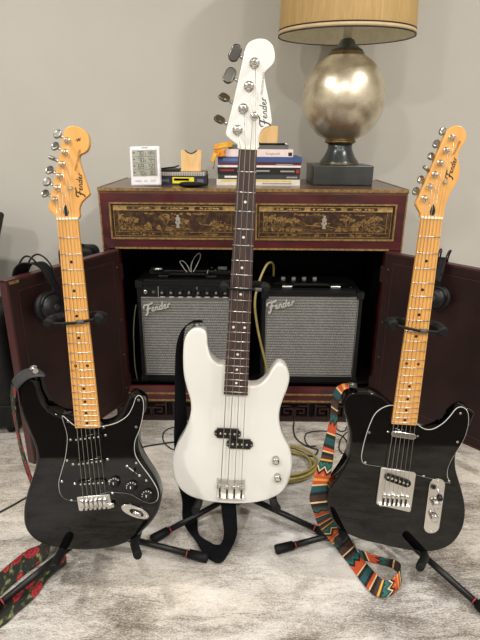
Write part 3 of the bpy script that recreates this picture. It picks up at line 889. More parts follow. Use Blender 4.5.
pg = [(75, 426), (68, 421), (62.5, 416.5), (64, 423), (67.3, 435), (67, 447), (65, 460), (61, 474), (59, 483), (60, 492.5), (64, 498), (71, 500.5), (80, 500), (95, 496), (108, 492), (118, 492.5), (130, 494), (140, 499.5), (149, 503), (156, 501), (158, 495), (156, 487.5), (150, 477.5), (142.5, 467.5), (136, 457.5), (134, 449), (135, 440), (139, 430), (142, 418), (143.3, 407), (142.5, 400), (139.5, 396), (136, 398), (133, 406.5), (127.5, 416), (118, 422.5), (109, 425.5), (100.5, 427), (90, 429)]
po = st.out(pg, pgz, 4)
slab('pickguard_ply', inset(po if area2(po) > 0 else po[::-1], -.0012), BT+.0001, BT+.0014, M_PLYWHITE, st.o)
pgo = slab('pickguard', po, BT+.0015, pgz+.0004, M_BLACKPLATE, st.o)
st.screws([(67, 460.5), (62, 481.5), (71.5, 500), (112.5, 493), (146.3, 480.5), (136.2, 463), (136.2, 427), (103.7, 427.5), (68, 421.5), (138.5, 400)], pgz+.0004)
neck(st, M_MAPLE, M_MAPLE, 21, M_DOT)
hs = [(57, 219), (55.6, 216.2), (48.6, 209.3), (48.2, 206.5), (51.3, 192.5), (55, 175), (58.8, 156), (62, 140), (64, 131), (67.5, 127), (74, 125.7), (81, 128), (87, 133.5), (89.3, 141), (88, 148.8), (84, 153), (79.8, 155), (79, 160), (81.3, 169), (85, 180), (88, 189), (89.3, 194.3), (86.3, 197.5), (81.3, 202.5), (78.8, 210), (78, 219)]
FZ = -.006
slab('headstock', st.out(hs, FZ, 3), FZ-.0145, FZ, M_MAPLE, st.o, r=.0015, steps=2)
posts = [(67.5, 140.5), (65, 152.2), (62.5, 164), (59.8, 176), (57.3, 188), (54.8, 199.5)]
btn = [(57.5, 134.2), (55, 146.2), (52, 158), (49.5, 170), (47, 182), (45, 193.5)]
P = tuners(st, posts, btn, FZ, .0100, .0042, [.3, .5, 1.5, .6, .4, .7])
tp = st.hit(71, 187.7, FZ)
st.disc('string_tree', tp.x, tp.y, FZ, .0042, .006, M_CHROME)
pl = st.hit(66, 210.5, FZ)
slab('truss_rod_plug', [(pl.x+a*.0055, pl.y+b*.011) for a, b in ((-.6, -1), (.6, -1), (1, -.3), (.6, .5), (0, 1.1), (-.6, .5), (-1, -.3))], FZ, FZ+.0006, M_BLACKPL, st.o)
lp = st.hit(82.8, 195.5, FZ)
logo('headstock_logo', M_INK, st.o, Matrix.Translation((lp.x, lp.y, FZ)) @ Matrix.Rotation(math.radians(87), 4, 'Z'), .0062, .0003, 1.5)
lp = st.hit(76.5, 171, FZ)
text_mesh('headstock_lettering', 'STRATOCASTER', .0058, M_INK, st.o, Matrix.Translation((lp.x, lp.y, FZ+.0002)) @ Matrix.Rotation(math.radians(72), 4, 'Z'), .0001, align='LEFT')
lp = st.hit(78, 139.5, FZ)
sq = MB()
for a, b in (((-.004, .002), (-.001, -.004)), ((-.001, -.004), (.001, .003)), ((.001, .003), (.003, -.003)), ((.003, -.003), (.005, .004)), ((-.004, -.001), (.005, 0))):
    sq.tube([(lp.x+a[0], lp.y+a[1], FZ+.0002), (lp.x+b[0], lp.y+b[1], FZ+.0002)], .0005, 4)
sq.build('headstock_mark', M_INK, st.o)
# pickups
for a, b in (((70.5, 439.5), (105.5, 435)), ((73, 464), (108, 459)), ((75, 483.5), (109.5, 481))):
    A, B = st.hit(*a, pgz), st.hit(*b, pgz)
    mid = (A+B)/2; ang = math.atan2(B.y-A.y, B.x-A.x)
    T = Matrix.Translation((mid.x, mid.y, pgz)) @ Matrix.Rotation(ang, 4, 'Z')
    pu = slab('pickup', [(x, y) for x, y in rrect(-.034, -.0085, .034, .0085, .0084, 5)], 0, .0055, M_BLACKPLATE, st.o, r=.0015, steps=2, back_r=0, mtx=T)
    for k in range(6): lathe('pole_piece', [(.0022, 0), (.0022, .0065), (.0018, .007)], M_NICKEL, pu, 8, T @ Matrix.Translation(((k-2.5)*.0102, 0, 0)))
    for s in (-1, 1): lathe('pickup_screw', [(.0036, 0), (.0036, .0018), (.002, .003)], M_CHROME, pu, 8, T @ Matrix.Translation((s*.0405, 0, 0)))
kp = [(.0135, 0), (.0132, .003), (.0105, .005), (.0095, .014), (.0085, .0155), (.004, .0155)]
for x, y in ((115, 482), (132, 486), (147.5, 494.5)):
    p = st.hit(x, y, pgz)
    kb = lathe('control_knob', kp, M_BLACKPL, st.o, 18, Matrix.Translation((p.x, p.y, pgz)))
    mk = MB()
    for k in range(8):
        a = math.radians(40+k*30)
        T = Matrix.Translation((p.x, p.y, pgz)) @ Matrix.Rotation(a, 4, 'Z')
        mk.box((.0105, -.0009, .0045), (.0128, .0009, .0054), T)
    mk.box((-.0008, .002, .0154), (.0008, .008, .0160), Matrix.Translation((p.x, p.y, pgz)))
    mk.build('knob_marks', M_PEARL, kb)
A, B = st.hit(127, 466, pgz), st.hit(139.5, 475.5, pgz); d = (B-A).normalized()
sw = tube('selector_switch', [A+d*.006+Vector((0, 0, .0008)), B-d*.006+Vector((0, 0, .0008))], .0011, M_NICKEL, st.o, 6)
mid = A.lerp(B, .6)
tube('switch_tip', [mid, mid+Vector((0, .002, .012))], [.0016, .003], M_BLACKPL, sw, 8)
st.screws([(127, 466), (139.5, 475.5)], pgz+.0004, .0036, 'switch_screw')
# bridge
q = [st.hit(x, y, BT) for x, y in ((77, 498), (110, 492.5), (114.5, 503.5), (79, 513))]
c = sum((Vector((p.x, p.y, 0)) for p in q), Vector())/4
ang = math.atan2(q[1].y-q[0].y, q[1].x-q[0].x)*.4
T = Matrix.Translation((c.x-.001, c.y, BT)) @ Matrix.Rotation(ang, 4, 'Z')
brd = slab('bridge', rrect(-.039, -.019, .039, .018, .003, 2), 0.0002, .004, M_NICKEL, st.o, r=.001, steps=2, mtx=T)
for k in range(6):
    x = (k-2.5)*.0107
    rbox('saddle', (x-.0046, -.009-.001*(k % 3), .004), (x+.0046, .012-.001*(k % 3), .011), M_CHROME, brd, .0015, T)
    lathe('saddle_screw', [(.002, 0), (.002, .004)], M_BLACKMET, brd, 6, T @ look(Vector((x, -.014, .006)), (0, -1, 0)))
rbox('tremolo_block', (.030, -.014, .004), (.047, -.002, .010), M_CHROME, brd, .002, T)
sy = c.y+.002
strings(st, 6, [P[5], P[4], P[3], P[2], P[1], P[0]], FZ, sy, .0535, BT+.012, [.00058, .00054, .0005, .00042, .00036, .00034], (tp, [4, 5]))
# jack plate
A, B = st.hit(121.5, 505.5, BT), st.hit(149, 516.5, BT); c = (A+B)/2; ang = math.atan2(B.y-A.y, B.x-A.x)
Lh = (B-A).length/2
T = Matrix.Translation((c.x, c.y, BT)) @ Matrix.Rotation(ang, 4, 'Z')
ol = [(Lh*math.copysign(abs(math.cos(t))**.85, math.cos(t)), .0145*math.copysign(abs(math.sin(t))**1.0, math.sin(t))) for t in (2*math.pi*k/28 for k in range(28))]
jp = slab('jack_plate', ol, .0002, .0045, M_CHROME, st.o, r=.002, steps=2, back_r=0, mtx=T)
slab('jack_cup', circle(.004, 0, .018, 20, .0075), .0046, .0052, M_BLACKMET, jp, mtx=T)
tube('jack_socket', [T @ Vector((-.004, 0, .005)), T @ Vector((.016, 0, .007))], .0055, M_CHROME, jp, 10)
for s in (-1, 1): lathe('plate_screw', [(.003, .0045), (.002, .006)], M_NICKEL, jp, 8, T @ Matrix.Translation((s*Lh*.82, 0, 0)))
hp = st.hit(35, 372, BT-.02)
lathe('strap_button', [(.005, 0), (.005, .008), (.009, .010), (.009, .013), (.005, .015)], M_CHROME, st.o, 12, look(Vector((hp.x, hp.y, BT-.02)), (-.1, 1, .25)))

# ---- tele-shaped guitar (right)
te = Guitar('electric_guitar', 'black single-cutaway electric guitar with chrome control plate and maple neck', 'guitar', (.385, 1.037, .9162), 5.519, -1.62, 1.784, LS, .648, .042, .056, .461)
o = [(392, 402), (386, 397), (378, 390), (369, 386.5), (358, 385.5), (348, 387.5), (344, 394), (343, 403), (345, 414), (348.5, 426), (349.8, 437), (347.5, 449), (341.5, 459.5), (334.5, 471), (329.3, 482), (327.3, 494), (328, 506), (333, 520), (343, 530.5), (360, 538.5), (382.5, 544), (405, 549), (424, 551), (439, 549), (452, 542.5), (460.5, 531), (464, 518), (463, 501), (458.5, 483), (454.5, 468), (455, 455), (459.5, 443), (466.5, 430), (470.2, 417), (468.8, 407.5), (461, 401.3), (453, 403.5), (444.5, 411), (435, 420.5), (424, 425), (416, 424), (405, 415)]
slab('body', te.body_out(o, BT-.004, BT-.042), BT-.045, BT, M_BLACKGLOSS, te.o, r=.004, steps=4)
pg = [(400, 409), (392.6, 405.8), (384.4, 407.5), (376, 413.5), (370.5, 424), (365.5, 439), (362.3, 453), (362.3, 460), (365.5, 464), (380, 466.5), (398, 470), (415, 474.5), (427.5, 477.5), (440, 480.5), (449.5, 483), (447.3, 477), (447.3, 470), (450.5, 461.5), (457, 450.5), (464, 438.5), (468, 425), (468, 414), (465, 408.8), (460, 407.5), (455.6, 410), (450, 417), (443.5, 423.5), (435, 428.8), (427.5, 430), (421, 427.5), (412, 420)]
po = te.out(pg, pgz, 4)
slab('pickguard_ply', inset(po if area2(po) > 0 else po[::-1], -.0012), BT+.0001, BT+.0014, M_PLYWHITE, te.o)
slab('pickguard', po, BT+.0015, pgz+.0004, M_BLACKPLATE, te.o)
te.screws([(369.3, 432.5), (365.3, 462.5), (423.5, 476), (449, 481), (457.5, 442), (460.5, 413.5), (395, 409)], pgz+.0004)
neck(te, M_MAPLE, M_MAPLE, 21, M_DOT)
hs = [(421.8, 218), (420.8, 213.8), (416.3, 205), (417, 201), (428, 176), (438, 152), (446.3, 132.5), (450, 128), (456.3, 125.5), (462.5, 127), (466.3, 132.5), (466.3, 138.8), (463, 145), (459.5, 151.3), (458, 157.5), (459.5, 165), (460, 172.5), (457.5, 181.3), (452.5, 190), (447.5, 200), (444.5, 210), (442.6, 219.2)]
slab('headstock', te.out(hs, FZ, 3), FZ-.0145, FZ, M_MAPLE, te.o, r=.0015, steps=2)
posts = [(451.8, 137.7), (446, 150.5), (440, 163), (434.8, 174.5), (429.5, 186.5), (424.3, 198.3)]
btn = [(442.5, 131.2), (436.3, 144), (431, 156.2), (425.8, 168.2), (420.8, 179.5), (415.8, 191.2)]
P = tuners(te, posts, btn, FZ, .0100, .0042, [.5, .4, .7, 1.4, .6, .5])
tp = te.hit(445, 181.7, FZ)
te.disc('string_tree', tp.x, tp.y, FZ, .0042, .006, M_CHROME)
pl = te.hit(432.7, 210, FZ)
slab('truss_rod_plug', [(pl.x+a*.0055, pl.y+b*.011) for a, b in ((-.6, -1), (.6, -1), (1, -.3), (.6, .5), (0, 1.1), (-.6, .5), (-1, -.3))], FZ, FZ+.0006, M_BLACKPL, te.o)
lp = te.hit(451, 178, FZ)
logo('headstock_logo', M_INK, te.o, Matrix.Translation((lp.x, lp.y, FZ)) @ Matrix.Rotation(math.radians(80), 4, 'Z'), .0056, .0003, 1.4)
lp = te.hit(454, 155.5, FZ)
text_mesh('headstock_lettering', 'TELECASTER', .0052, M_INK, te.o, Matrix.Translation((lp.x, lp.y, FZ+.0002)) @ Matrix.Rotation(math.radians(70), 4, 'Z'), .0001, align='LEFT')
A, B = te.hit(388, 431.5, pgz), te.hit(417.5, 436, pgz); mid = (A+B)/2; ang = math.atan2(B.y-A.y, B.x-A.x)
T = Matrix.Translation((mid.x, mid.y, pgz)) @ Matrix.Rotation(ang, 4, 'Z')
pu = slab('neck_pickup', rrect(-.029, -.0075, .029, .0075, .0072, 5), 0, .009, M_CHROME, te.o, r=.002, steps=3, back_r=0, mtx=T)
for s in (-1, 1): lathe('pickup_screw', [(.003, 0), (.003, .0018), (.002, .003)], M_CHROME, pu, 8, T @ Matrix.Translation((s*.0345, 0, 0)))
q = [te.hit(x, y, BT) for x, y in ((380.5, 466), (415.5, 471.5), (410, 511), (375.5, 503))]
bq = [(p.x, p.y) for p in q]
bo = []
for k in range(4):
    a, b, c = Vector(bq[k-1]), Vector(bq[k]), Vector(bq[(k+1) % 4])
    for t in (0, .5, 1): bo.append(tuple((b+(a-b).normalized()*.004*(1-t)+(c-b).normalized()*.004*t)[:]))
brd = slab('bridge_plate', bo, BT+.0012, BT+.0065, M_NICKEL, te.o, r=.0012, steps=2, back_r=0)
A, B = te.hit(382.5, 473.5, BT), te.hit(411, 483.5, BT); mid = (A+B)/2; ang = math.atan2(B.y-A.y, B.x-A.x)
T = Matrix.Translation((mid.x, mid.y, BT+.0065)) @ Matrix.Rotation(ang, 4, 'Z')
pu = slab('bridge_pickup', rrect(-.033, -.0095, .033, .0095, .0092, 5), 0, .0035, M_BLACKPLATE, brd, r=.001, steps=2, back_r=0, mtx=T)
for k in range(6): 
    pp = lathe('pole_piece', [(.0026, 0), (.0026, .0045)], M_NICKEL, brd, 8, T @ Matrix.Translation(((k-2.5)*.0098, 0, 0)))
cx = (Vector(bq[0])+Vector(bq[1])+Vector(bq[2])+Vector(bq[3]))/4
up = ((Vector(bq[0])+Vector(bq[1]))-(Vector(bq[2])+Vector(bq[3]))).normalized()
ang = math.atan2(up.y, up.x)-math.pi/2
T = Matrix.Translation((cx.x-up.x*.021, cx.y-up.y*.021, BT+.0065)) @ Matrix.Rotation(ang, 4, 'Z')
for k in range(6):
    x = (k-2.5)*.0106
    rbox('saddle', (x-.0046, .0, .0005), (x+.0046, .010-.0015*(k % 2), .0065), M_CHROME, brd, .0012, T)
    lathe('saddle_screw', [(.0018, 0), (.0018, .02)], M_BLACKMET, brd, 6, T @ look(Vector((x, -.0002, .003)), (0, -1, 0)))
MB().box((-.036, -.022, 0), (.036, -.0195, .006), T).build('bridge_lip', M_NICKEL, brd)
strings(te, 6, [P[5], P[4], P[3], P[2], P[1], P[0]], FZ, cx.y-.014, .054, BT+.0135, [.00058, .00054, .0005, .00042, .00036, .00034], (tp, [4, 5]))
A, B = te.hit(436.8, 485, BT), te.hit(431.3, 526, BT)
d = Vector((B.x-A.x, B.y-A.y)); ang = math.atan2(d.y, d.x)
T = Matrix.Translation((A.x, A.y, BT)) @ Matrix.Rotation(ang, 4, 'Z'); Ld = d.length
cp = slab('control_plate', rrect(-.019, -.0185, Ld+.019, .0185, .0183, 6), .0003, .0032, M_CHROME, te.o, r=.001, steps=2, back_r=0, mtx=T)
sw = tube('selector_switch', [T @ Vector((-.002, 0, .003)), T @ Vector((.013, 0, .020))], .0015, M_CHROME, cp, 8)
lathe('switch_tip', [(.003, 0), (.0065, .004), (.0065, .013), (.004, .016)], M_BLACKPL, cp, 12, look(T @ Vector((.013, 0, .018)), T.to_3x3() @ Vector((.5, 0, 1))))
for k, xx in enumerate((.045, .082)):
    lathe('control_knob', [(.0095, .0032), (.0095, .016), (.0085, .0175), (.005, .0178)], M_CHROME, cp, 20, T @ Matrix.Translation((xx, 0, 0)))
for xx in (-.013, Ld+.013): lathe('plate_screw', [(.003, .003), (.002, .0045)], M_NICKEL, cp, 8, T @ Matrix.Translation((xx, 0, 0)))
hp = te.hit(352, 387.5, BT-.022)
lathe('strap_button', [(.005, 0), (.005, .008), (.009, .010), (.009, .013), (.005, .015)], M_CHROME, te.o, 12, look(Vector((hp.x, hp.y-.004, BT-.022)), (-.35, 1, 0)))

# ---- white bass (middle)
LB = 0.90
ba = Guitar('bass_guitar', 'white four-string bass guitar with a white headstock and dark fretboard', 'bass guitar', (.007, 1.1966, 1.0449), 5.124, -.841, 2.2735, LB, .864, .042, .062, .600)
o = [(226, 360.5), (219, 359), (212, 353), (208.3, 343.5), (207.5, 334), (205.3, 327), (199, 324.3), (192.5, 326), (187, 333.5), (184, 345), (183.2, 360), (184, 375), (187, 388), (190.3, 399), (191.2, 409), (189.3, 418.5), (184.5, 429.5), (178, 441), (173.7, 454), (172.7, 467), (175.3, 480), (181.8, 489.5), (191.5, 496), (206, 500.3), (225, 502.5), (244, 502.8), (262, 500.5), (277, 495), (286.5, 485.5), (291.3, 472.5), (291.8, 457.5), (288.5, 444), (283, 433), (279.5, 422), (279.5, 410.5), (283, 399), (287.3, 388), (289.3, 376.8), (287, 366), (281.5, 359.3), (276, 359.3), (271, 365), (266.5, 372.5), (259, 379), (251.5, 380.5), (247, 379), (238, 370)]
slab('body', ba.body_out(o, BT-.006, BT-.040), BT-.045, BT, M_WHITE, ba.o, r=.006, steps=5)
neck(ba, M_MAPLE, M_ROSE, 20, M_PEARL)
hs = [(238.8, 148.5), (237.5, 145), (233.5, 142), (227, 136.5), (225.8, 132), (227, 127), (232, 107), (238, 81), (243.5, 56), (245.3, 48.5), (247.8, 43.5), (252.5, 40), (260, 38.3), (267.5, 40), (273, 46), (275, 55), (273.8, 62.5), (269.5, 67.8), (265.5, 71.5), (264.5, 76.5), (266.3, 88), (268.8, 100), (270.8, 112.5), (271.8, 122), (269.5, 126), (264, 128.3), (260.5, 132.5), (258.5, 139), (257.6, 149.2)]
slab('headstock', ba.out(hs, FZ, 3), FZ-.0145, FZ, M_WHITE, ba.o, r=.002, steps=2)
posts = [(254.5, 63.2), (249, 86.3), (243.3, 108.7), (237.5, 130)]
btn = [(235, 53), (229.5, 75.5), (224.3, 97.3), (219.5, 119.3)]
P = tuners(ba, posts, btn, FZ, .0165, .0075, [0.0, .25, 1.1, 1.15])
tp = ba.hit(254.3, 116, FZ)
ba.disc('string_tree', tp.x, tp.y, FZ, .009, .007, M_CHROME, n=16, prof=[(.0095, 0), (.009, .003), (.006, .006), (.003, .007)])
lp = ba.hit(267.5, 124.5, FZ)
logo('headstock_logo', M_INK, ba.o, Matrix.Translation((lp.x, lp.y, FZ)) @ Matrix.Rotation(math.radians(97), 4, 'Z'), .0080, .0003, 1.2)
lp = ba.hit(262.5, 95, FZ)
text_mesh('headstock_lettering', 'PRECISION BASS', .0064, mat('faint_ink', (120, 116, 108), .5), ba.o, Matrix.Translation((lp.x, lp.y, FZ+.0002)) @ Matrix.Rotation(math.radians(87), 4, 'Z'), .0001, align='LEFT')
for (a, b) in (((216.5, 432), (239, 433)), ((228.5, 442.5), (251, 443.5))):
    A, B = ba.hit(*a, BT), ba.hit(*b, BT); mid = (A+B)/2; hl = (B-A).length/2
    T = Matrix.Translation((mid.x, mid.y, BT)) @ Matrix.Rotation(math.atan2(B.y-A.y, B.x-A.x), 4, 'Z')
    ol = [(-hl, -.008), (-hl-.005, -.005), (-hl-.005, .005), (-hl, .008), (-hl+.002, .0135), (hl-.002, .0135), (hl, .008), (hl+.005, .005), (hl+.005, -.005), (hl, -.008), (hl-.002, -.0135), (-hl+.002, -.0135)]
    pu = slab('pickup', ol, .0003, .008, M_BLACKPLATE, ba.o, r=.001, steps=2, back_r=0, mtx=T)
    for k in range(4): lathe('pole_piece', [(.0028, 0), (.0028, .009)], M_NICKEL, pu, 8, T @ Matrix.Translation(((k-1.5)*.0125, 0, 0)))
    for s in (-1, 1): lathe('pickup_screw', [(.0022, .008), (.0016, .0095)], M_CHROME, pu, 6, T @ Matrix.Translation((s*(hl+.001), 0, 0)))
q = [ba.hit(x, y, BT) for x, y in ((217, 478), (245, 479), (244.5, 497.5), (216.5, 496.5))]
c = sum((Vector((p.x, p.y, 0)) for p in q), Vector())/4
hw_, hh = (q[1]-q[0]).length/2, (q[0]-q[3]).length/2
T = Matrix.Translation((c.x, c.y, BT)) @ Matrix.Rotation(math.atan2(q[1].y-q[0].y, q[1].x-q[0].x), 4, 'Z')
brd = slab('bridge', rrect(-hw_, -hh, hw_, hh, .003, 2), .0002, .003, M_NICKEL, ba.o, r=.001, steps=2, back_r=0, mtx=T)
MB().box((-hw_, -hh, .003), (hw_, -hh+.004, .014), T).build('bridge_wall', M_NICKEL, brd)
for k in range(4):
    x = (k-1.5)*.019*hw_/.037
    lathe('saddle', [(.0058, -.0075), (.0062, -.006), (.0062, .006), (.0058, .0075)], M_CHROME, brd, 12, T @ look(Vector((x, hh*.35-.002*(k % 2), .0095)), (1, 0, 0), Vector((0, 1, 0))))
    lathe('saddle_screw', [(.0022, 0), (.0022, hh*1.1)], M_BLACKMET, brd, 6, T @ look(Vector((x, -hh+.004, .008)), (0, 1, 0)))
strings(ba, 4, [P[3], P[2], P[1], P[0]], FZ, c.y+hh*.35, .056, BT+.0165, [.0011, .0010, .0009, .0008], (tp, [2, 3]))
for x, y in ((275.6, 459), (277.5, 476.3)):
    p = ba.hit(x, y, BT)
    lathe('control_knob', [(.0098, .0003), (.0098, .014), (.0085, .0165), (.004, .017)], M_CHROME, ba.o, 20, Matrix.Translation((p.x, p.y, BT)))
hp = ba.hit(197, 326, BT-.02)
lathe('strap_button', [(.005, 0), (.005, .008), (.009, .010), (.009, .013), (.005, .015)], M_CHROME, ba.o, 12, look(Vector((hp.x, hp.y-.004, BT-.02)), (-.1, 1, 0)))

# ------------------------------------------------------------------ stands
def stand(label, g, hub_px, hub_z, feet, arms, yoke, spread_y, latch):
    hub = at_z(hub_px[0], hub_px[1], hub_z)
    s = thing('guitar_stand', label, 'guitar stand', loc=(hub.x, hub.y, 0), group='tripod guitar stands')
    W = lambda p: local(s, p)
    bpy.context.view_layer.update()
    hl = Vector((0, 0, hub_z))
    lathe('hub', [(.018, -.03), (.022, -.025), (.022, .03), (.016, .04)], M_BLACKPL, s, 16, Matrix.Translation(hl))
    for fp in feet:
        e = W(at_z(fp[0], fp[1], .014)) if len(fp) == 2 else Vector((fp[0], fp[1], .014))
        d = (e-hl).normalized(); Ln = (e-hl).length
        lg = tube('leg', [hl+d*.01, e-d*.02], .0085, M_BLACKMET, s, 10)
        tube('rubber_foot', [e-d*.052, e-d*.012, e-d*.002, e], [.0125, .0135, .013, .009], M_RUBBER, lg, 12)
        tube('red_ring', [e-d*.0595, e-d*.0565], .0105, M_REDRING, lg, 10)
    # yoke position behind the neck
    yc = g.hit((yoke[0][0]+yoke[1][0])/2, (yoke[0][1]+yoke[1][1])/2, 0)
    yb = Vector((0, yc.y, -.045))
    ybw = W(g.world(yb))
    pole = tube('pole', [hl, hl.lerp(ybw, .55)], .0115, M_BLACKMET, s, 12)
    tube('inner_pole', [hl.lerp(ybw, .55), ybw], .008, M_BLACKMET, s, 10)
    md = hl.lerp(ybw, .55); dd = (ybw-hl).normalized()
    tube('height_clamp', [md-dd*.025, md+dd*.015], .017, M_BLACKPL, s, 12)
    # cradle: crossbar behind the body, two padded arms
    A = [g.hit(a[0][0], a[0][1], BT) for a in arms]
    E = [g.hit(a[1][0], a[1][1], .05) for a in arms]
    rad = .0105
    back = [Vector((p.x, p.y-rad-.0015, BT-.075)) for p in A]
    cw = [W(g.world(b)) for b in back]
    cc = hl.lerp(ybw, max(.02, (sum((c.z for c in cw))/2-hub_z)/(ybw.z-hub_z)))
    lathe('cradle_collar', [(.017, -.02), (.02, -.016), (.02, .016), (.017, .02)], M_BLACKPL, s, 14, Matrix.Translation(cc))
    for p, b, e in zip(A, back, E):
        bw = W(g.world(b)); fw = W(g.world((p.x, p.y-rad-.0015, BT-.05)))
        mid = W(g.world((p.x, p.y-rad-.0015, BT+.006))); ew = W(g.world(e))
        br = tube('cradle_bar', [cc, bw], .007, M_BLACKMET, s, 8)
        tube('cradle_arm', [bw, fw, mid, mid.lerp(ew, .9), ew], [rad, rad, rad, rad, rad*.85], M_RUBBER, s, 12)
    # yoke
    PL, PR = [g.hit(x, y, -.002) for x, y in yoke]
    yk = tube('yoke', [ybw]+[W(g.world(q)) for q in ((yb.x, yb.y, yb.z+.012),)], .014, M_BLACKPL, s, 10)
    for p, sg in ((PL, -1), (PR, 1)):
        pts = cr([(yb.x, yb.y, yb.z+.008), (p.x*.6+yb.x*.4, yb.y*.75+p.y*.25, yb.z+.004), (p.x+sg*.002, yb.y*.3+p.y*.7, yb.z+.02), (p.x, p.y, -.006)], 4)
        tube('yoke_arm', [W(g.world(q)) for q in pts], [.009]*4+[.0105]*(len(pts)-4), M_RUBBER, s, 10)
        lathe('yoke_pad', [(.0115, -.014), (.0125, -.01), (.0125, .004), (.011, .008), (.006, .010)], M_RUBBER, s, 16, Matrix.Translation(W(g.world((p.x, p.y, 0)))) @ (g.M.to_3x3().to_4x4()))
    bar = [(PL.x+.008, PL.y, .009), (PL.x*.5+PR.x*.5, PL.y*.5+PR.y*.5-.003, .0125), (PR.x-.008, PR.y, .009)]
    lb = tube('lock_band', [W(g.world(q)) for q in cr(bar, 5)], .0032, M_RUBBER, s, 8)
    q = Vector(bar[0]).lerp(Vector(bar[2]), latch); q.z = .012; q.y -= .002
    tube('band_latch', [W(g.world(q+Vector((-.008, 0, 0)))), W(g.world(q+Vector((.008, 0, 0))))], .0048, mat('grey_latch', (70, 70, 70), .5), lb, 8)
    return s
bpy.context.view_layer.update()
stand('black tripod stand under the black three-pickup guitar at left', st, (92, 529.5), .055, [(-22, 621), (208, 558.5), (.02, .22, 0)], [((61, 547.5), (53, 569)), ((134.5, 538), (138, 556))], [(50, 322.5), (99.5, 318)], 0, .68)
stand('black tripod stand under the white bass', ba, (238, 492.7), .055, [(151, 540), (334, 537.5), (.0, .2, 0)], [((199, 498.5), (195, 511.5)), ((273.5, 497), (277.5, 509))], [(224.5, 287), (265, 288)], 0, .9)
stand('black tripod stand under the black chrome-plated guitar at right', te, (385, 521.5), .055, [(275, 550), (497, 621), (.0, .2, 0)], [((343.5, 531), (337.5, 541)), ((425, 551), (419.5, 568))], [(392, 324), (441.5, 331)], 0, .62)

# ------------------------------------------------------------------ guitar straps
def strap(label, base):
    return thing('guitar_strap', label, 'strap', loc=base, group='guitar straps')
# black strap of the bass
s = strap('plain black webbing strap hanging from the white bass', (-.13, 1.16, 0)); bpy.context.view_layer.update()
W = lambda p: local(s, p)
def yy(px, py, Y): return W(at_y(px, py, Y))
def zz(px, py, Z): return W(at_z(px, py, Z))
bw = lambda px, py, z: W(ba.world(ba.hit(px, py, z)))
rows = [(bw(203, 321.5, -.014), bw(203, 322.5, -.05)), (bw(196, 320.5, -.012), bw(196, 322, -.05)), (bw(188.5, 324, -.010), bw(187, 325.5, -.048)), (bw(181, 332, -.016), bw(184, 333, -.05)), (bw(176.5, 347, -.025), bw(183, 347, -.055)), (bw(175, 375, -.04), bw(184.5, 375, -.062)), (bw(175, 410, -.05), bw(186.5, 410, -.07)), (bw(174, 440, -.058), bw(188, 440, -.075)), (bw(176, 475, -.07), bw(192, 475, -.08))]
# continues behind the body and loops under it
rows += [(yy(182, 500, 1.19), yy(197, 499, 1.20)), (yy(183, 521, 1.18), yy(197.5, 519, 1.19)), (zz(195.5, 541, .014), zz(199, 534, .022)), (zz(205, 555, .008), zz(211, 543, .010)), (zz(218, 563, .007), zz(217, 545, .009)), (zz(227, 556, .009), zz(221.5, 543, .014)), (zz(236.5, 536, .02), zz(224, 533, .02)), (zz(237, 520, .045), zz(222.5, 520, .045)), (zz(236, 506, .075), zz(221, 506, .075)), (zz(234, 492, .105), zz(219, 492, .105))]
ribbon('webbing', rows, M_STRAPBLACK, s, .0025, 5)
ht = bw(197, 321.5, -.03)
lathe('strap_end', [(.014, -.0015), (.014, .0015)], M_STRAPLEATHER, s, 14, look(ht, ba.M.to_3x3() @ Vector((-.1, 1, 0))))

# floral strap of the left guitar
s = strap('black strap with red roses trailing from the black guitar at left', (-.55, 1.0, 0)); bpy.context.view_layer.update()
sw_ = lambda px, py, z: W(st.world(st.hit(px, py, z)))
tab = [(sw_(45, 374.5, -.008), sw_(45, 376.5, .012)), (sw_(38, 369, -.03), sw_(36, 376.5, .014)), (sw_(27, 369, -.034), sw_(27, 379.5, .012)), (sw_(17.5, 374, -.036), sw_(20, 386, .006)), (sw_(12, 381, -.04), sw_(16.5, 391, .0))]
ribbon('leather_end', tab, M_STRAPLEATHER, s, .003, 5)
rows = [(sw_(11.5, 384, -.045), sw_(16, 390, -.004)), (sw_(11.2, 400, -.05), sw_(15.0, 401, -.012)), (sw_(13.8, 419, -.055), sw_(17, 419, -.02)), (sw_(16.8, 434, -.06), sw_(19.7, 434, -.03)), (sw_(20.5, 452, -.07), sw_(24, 452, -.04)), (sw_(26, 471, -.08), sw_(29.8, 471, -.055)), (sw_(32, 488, -.1), sw_(36, 488, -.066)), (sw_(40, 512, -.11), sw_(46, 508, -.075)), (yy(43, 530, 1.075), yy(53, 528, 1.05)), (zz(42, 543, .02), zz(47, 556, .012)), (zz(27.5, 550, .004), zz(33.5, 567.5, .004)), (zz(12.5, 561.5, .004), zz(16, 581.5, .004)), (zz(0, 572.5, .004), zz(1, 595, .004)), (zz(-22, 592, .004), zz(-14, 610, .004)), (zz(-36, 610, .005), zz(-19, 622, .005)), (zz(-30, 640, .005), zz(-12, 622, .005)), (zz(0, 627.5, .004), zz(0, 602.5, .004)), (zz(17.5, 612.5, .004), zz(15, 592, .004)), (zz(36, 596, .004), zz(30, 581, .004)), (zz(47, 580, .005), zz(46, 568, .005)), (zz(56, 572, .006), zz(56, 562, .006)), (zz(66, 564, .006), zz(66, 555, .006))]
ribbon('rose_band', rows, M_FLORAL, s, .0022, 5)
lathe('strap_washer', [(.007, 0), (.006, .003)], M_CHROME, s, 12, look(sw_(36, 371.5, -.004), Vector((0, -.7, .7))))

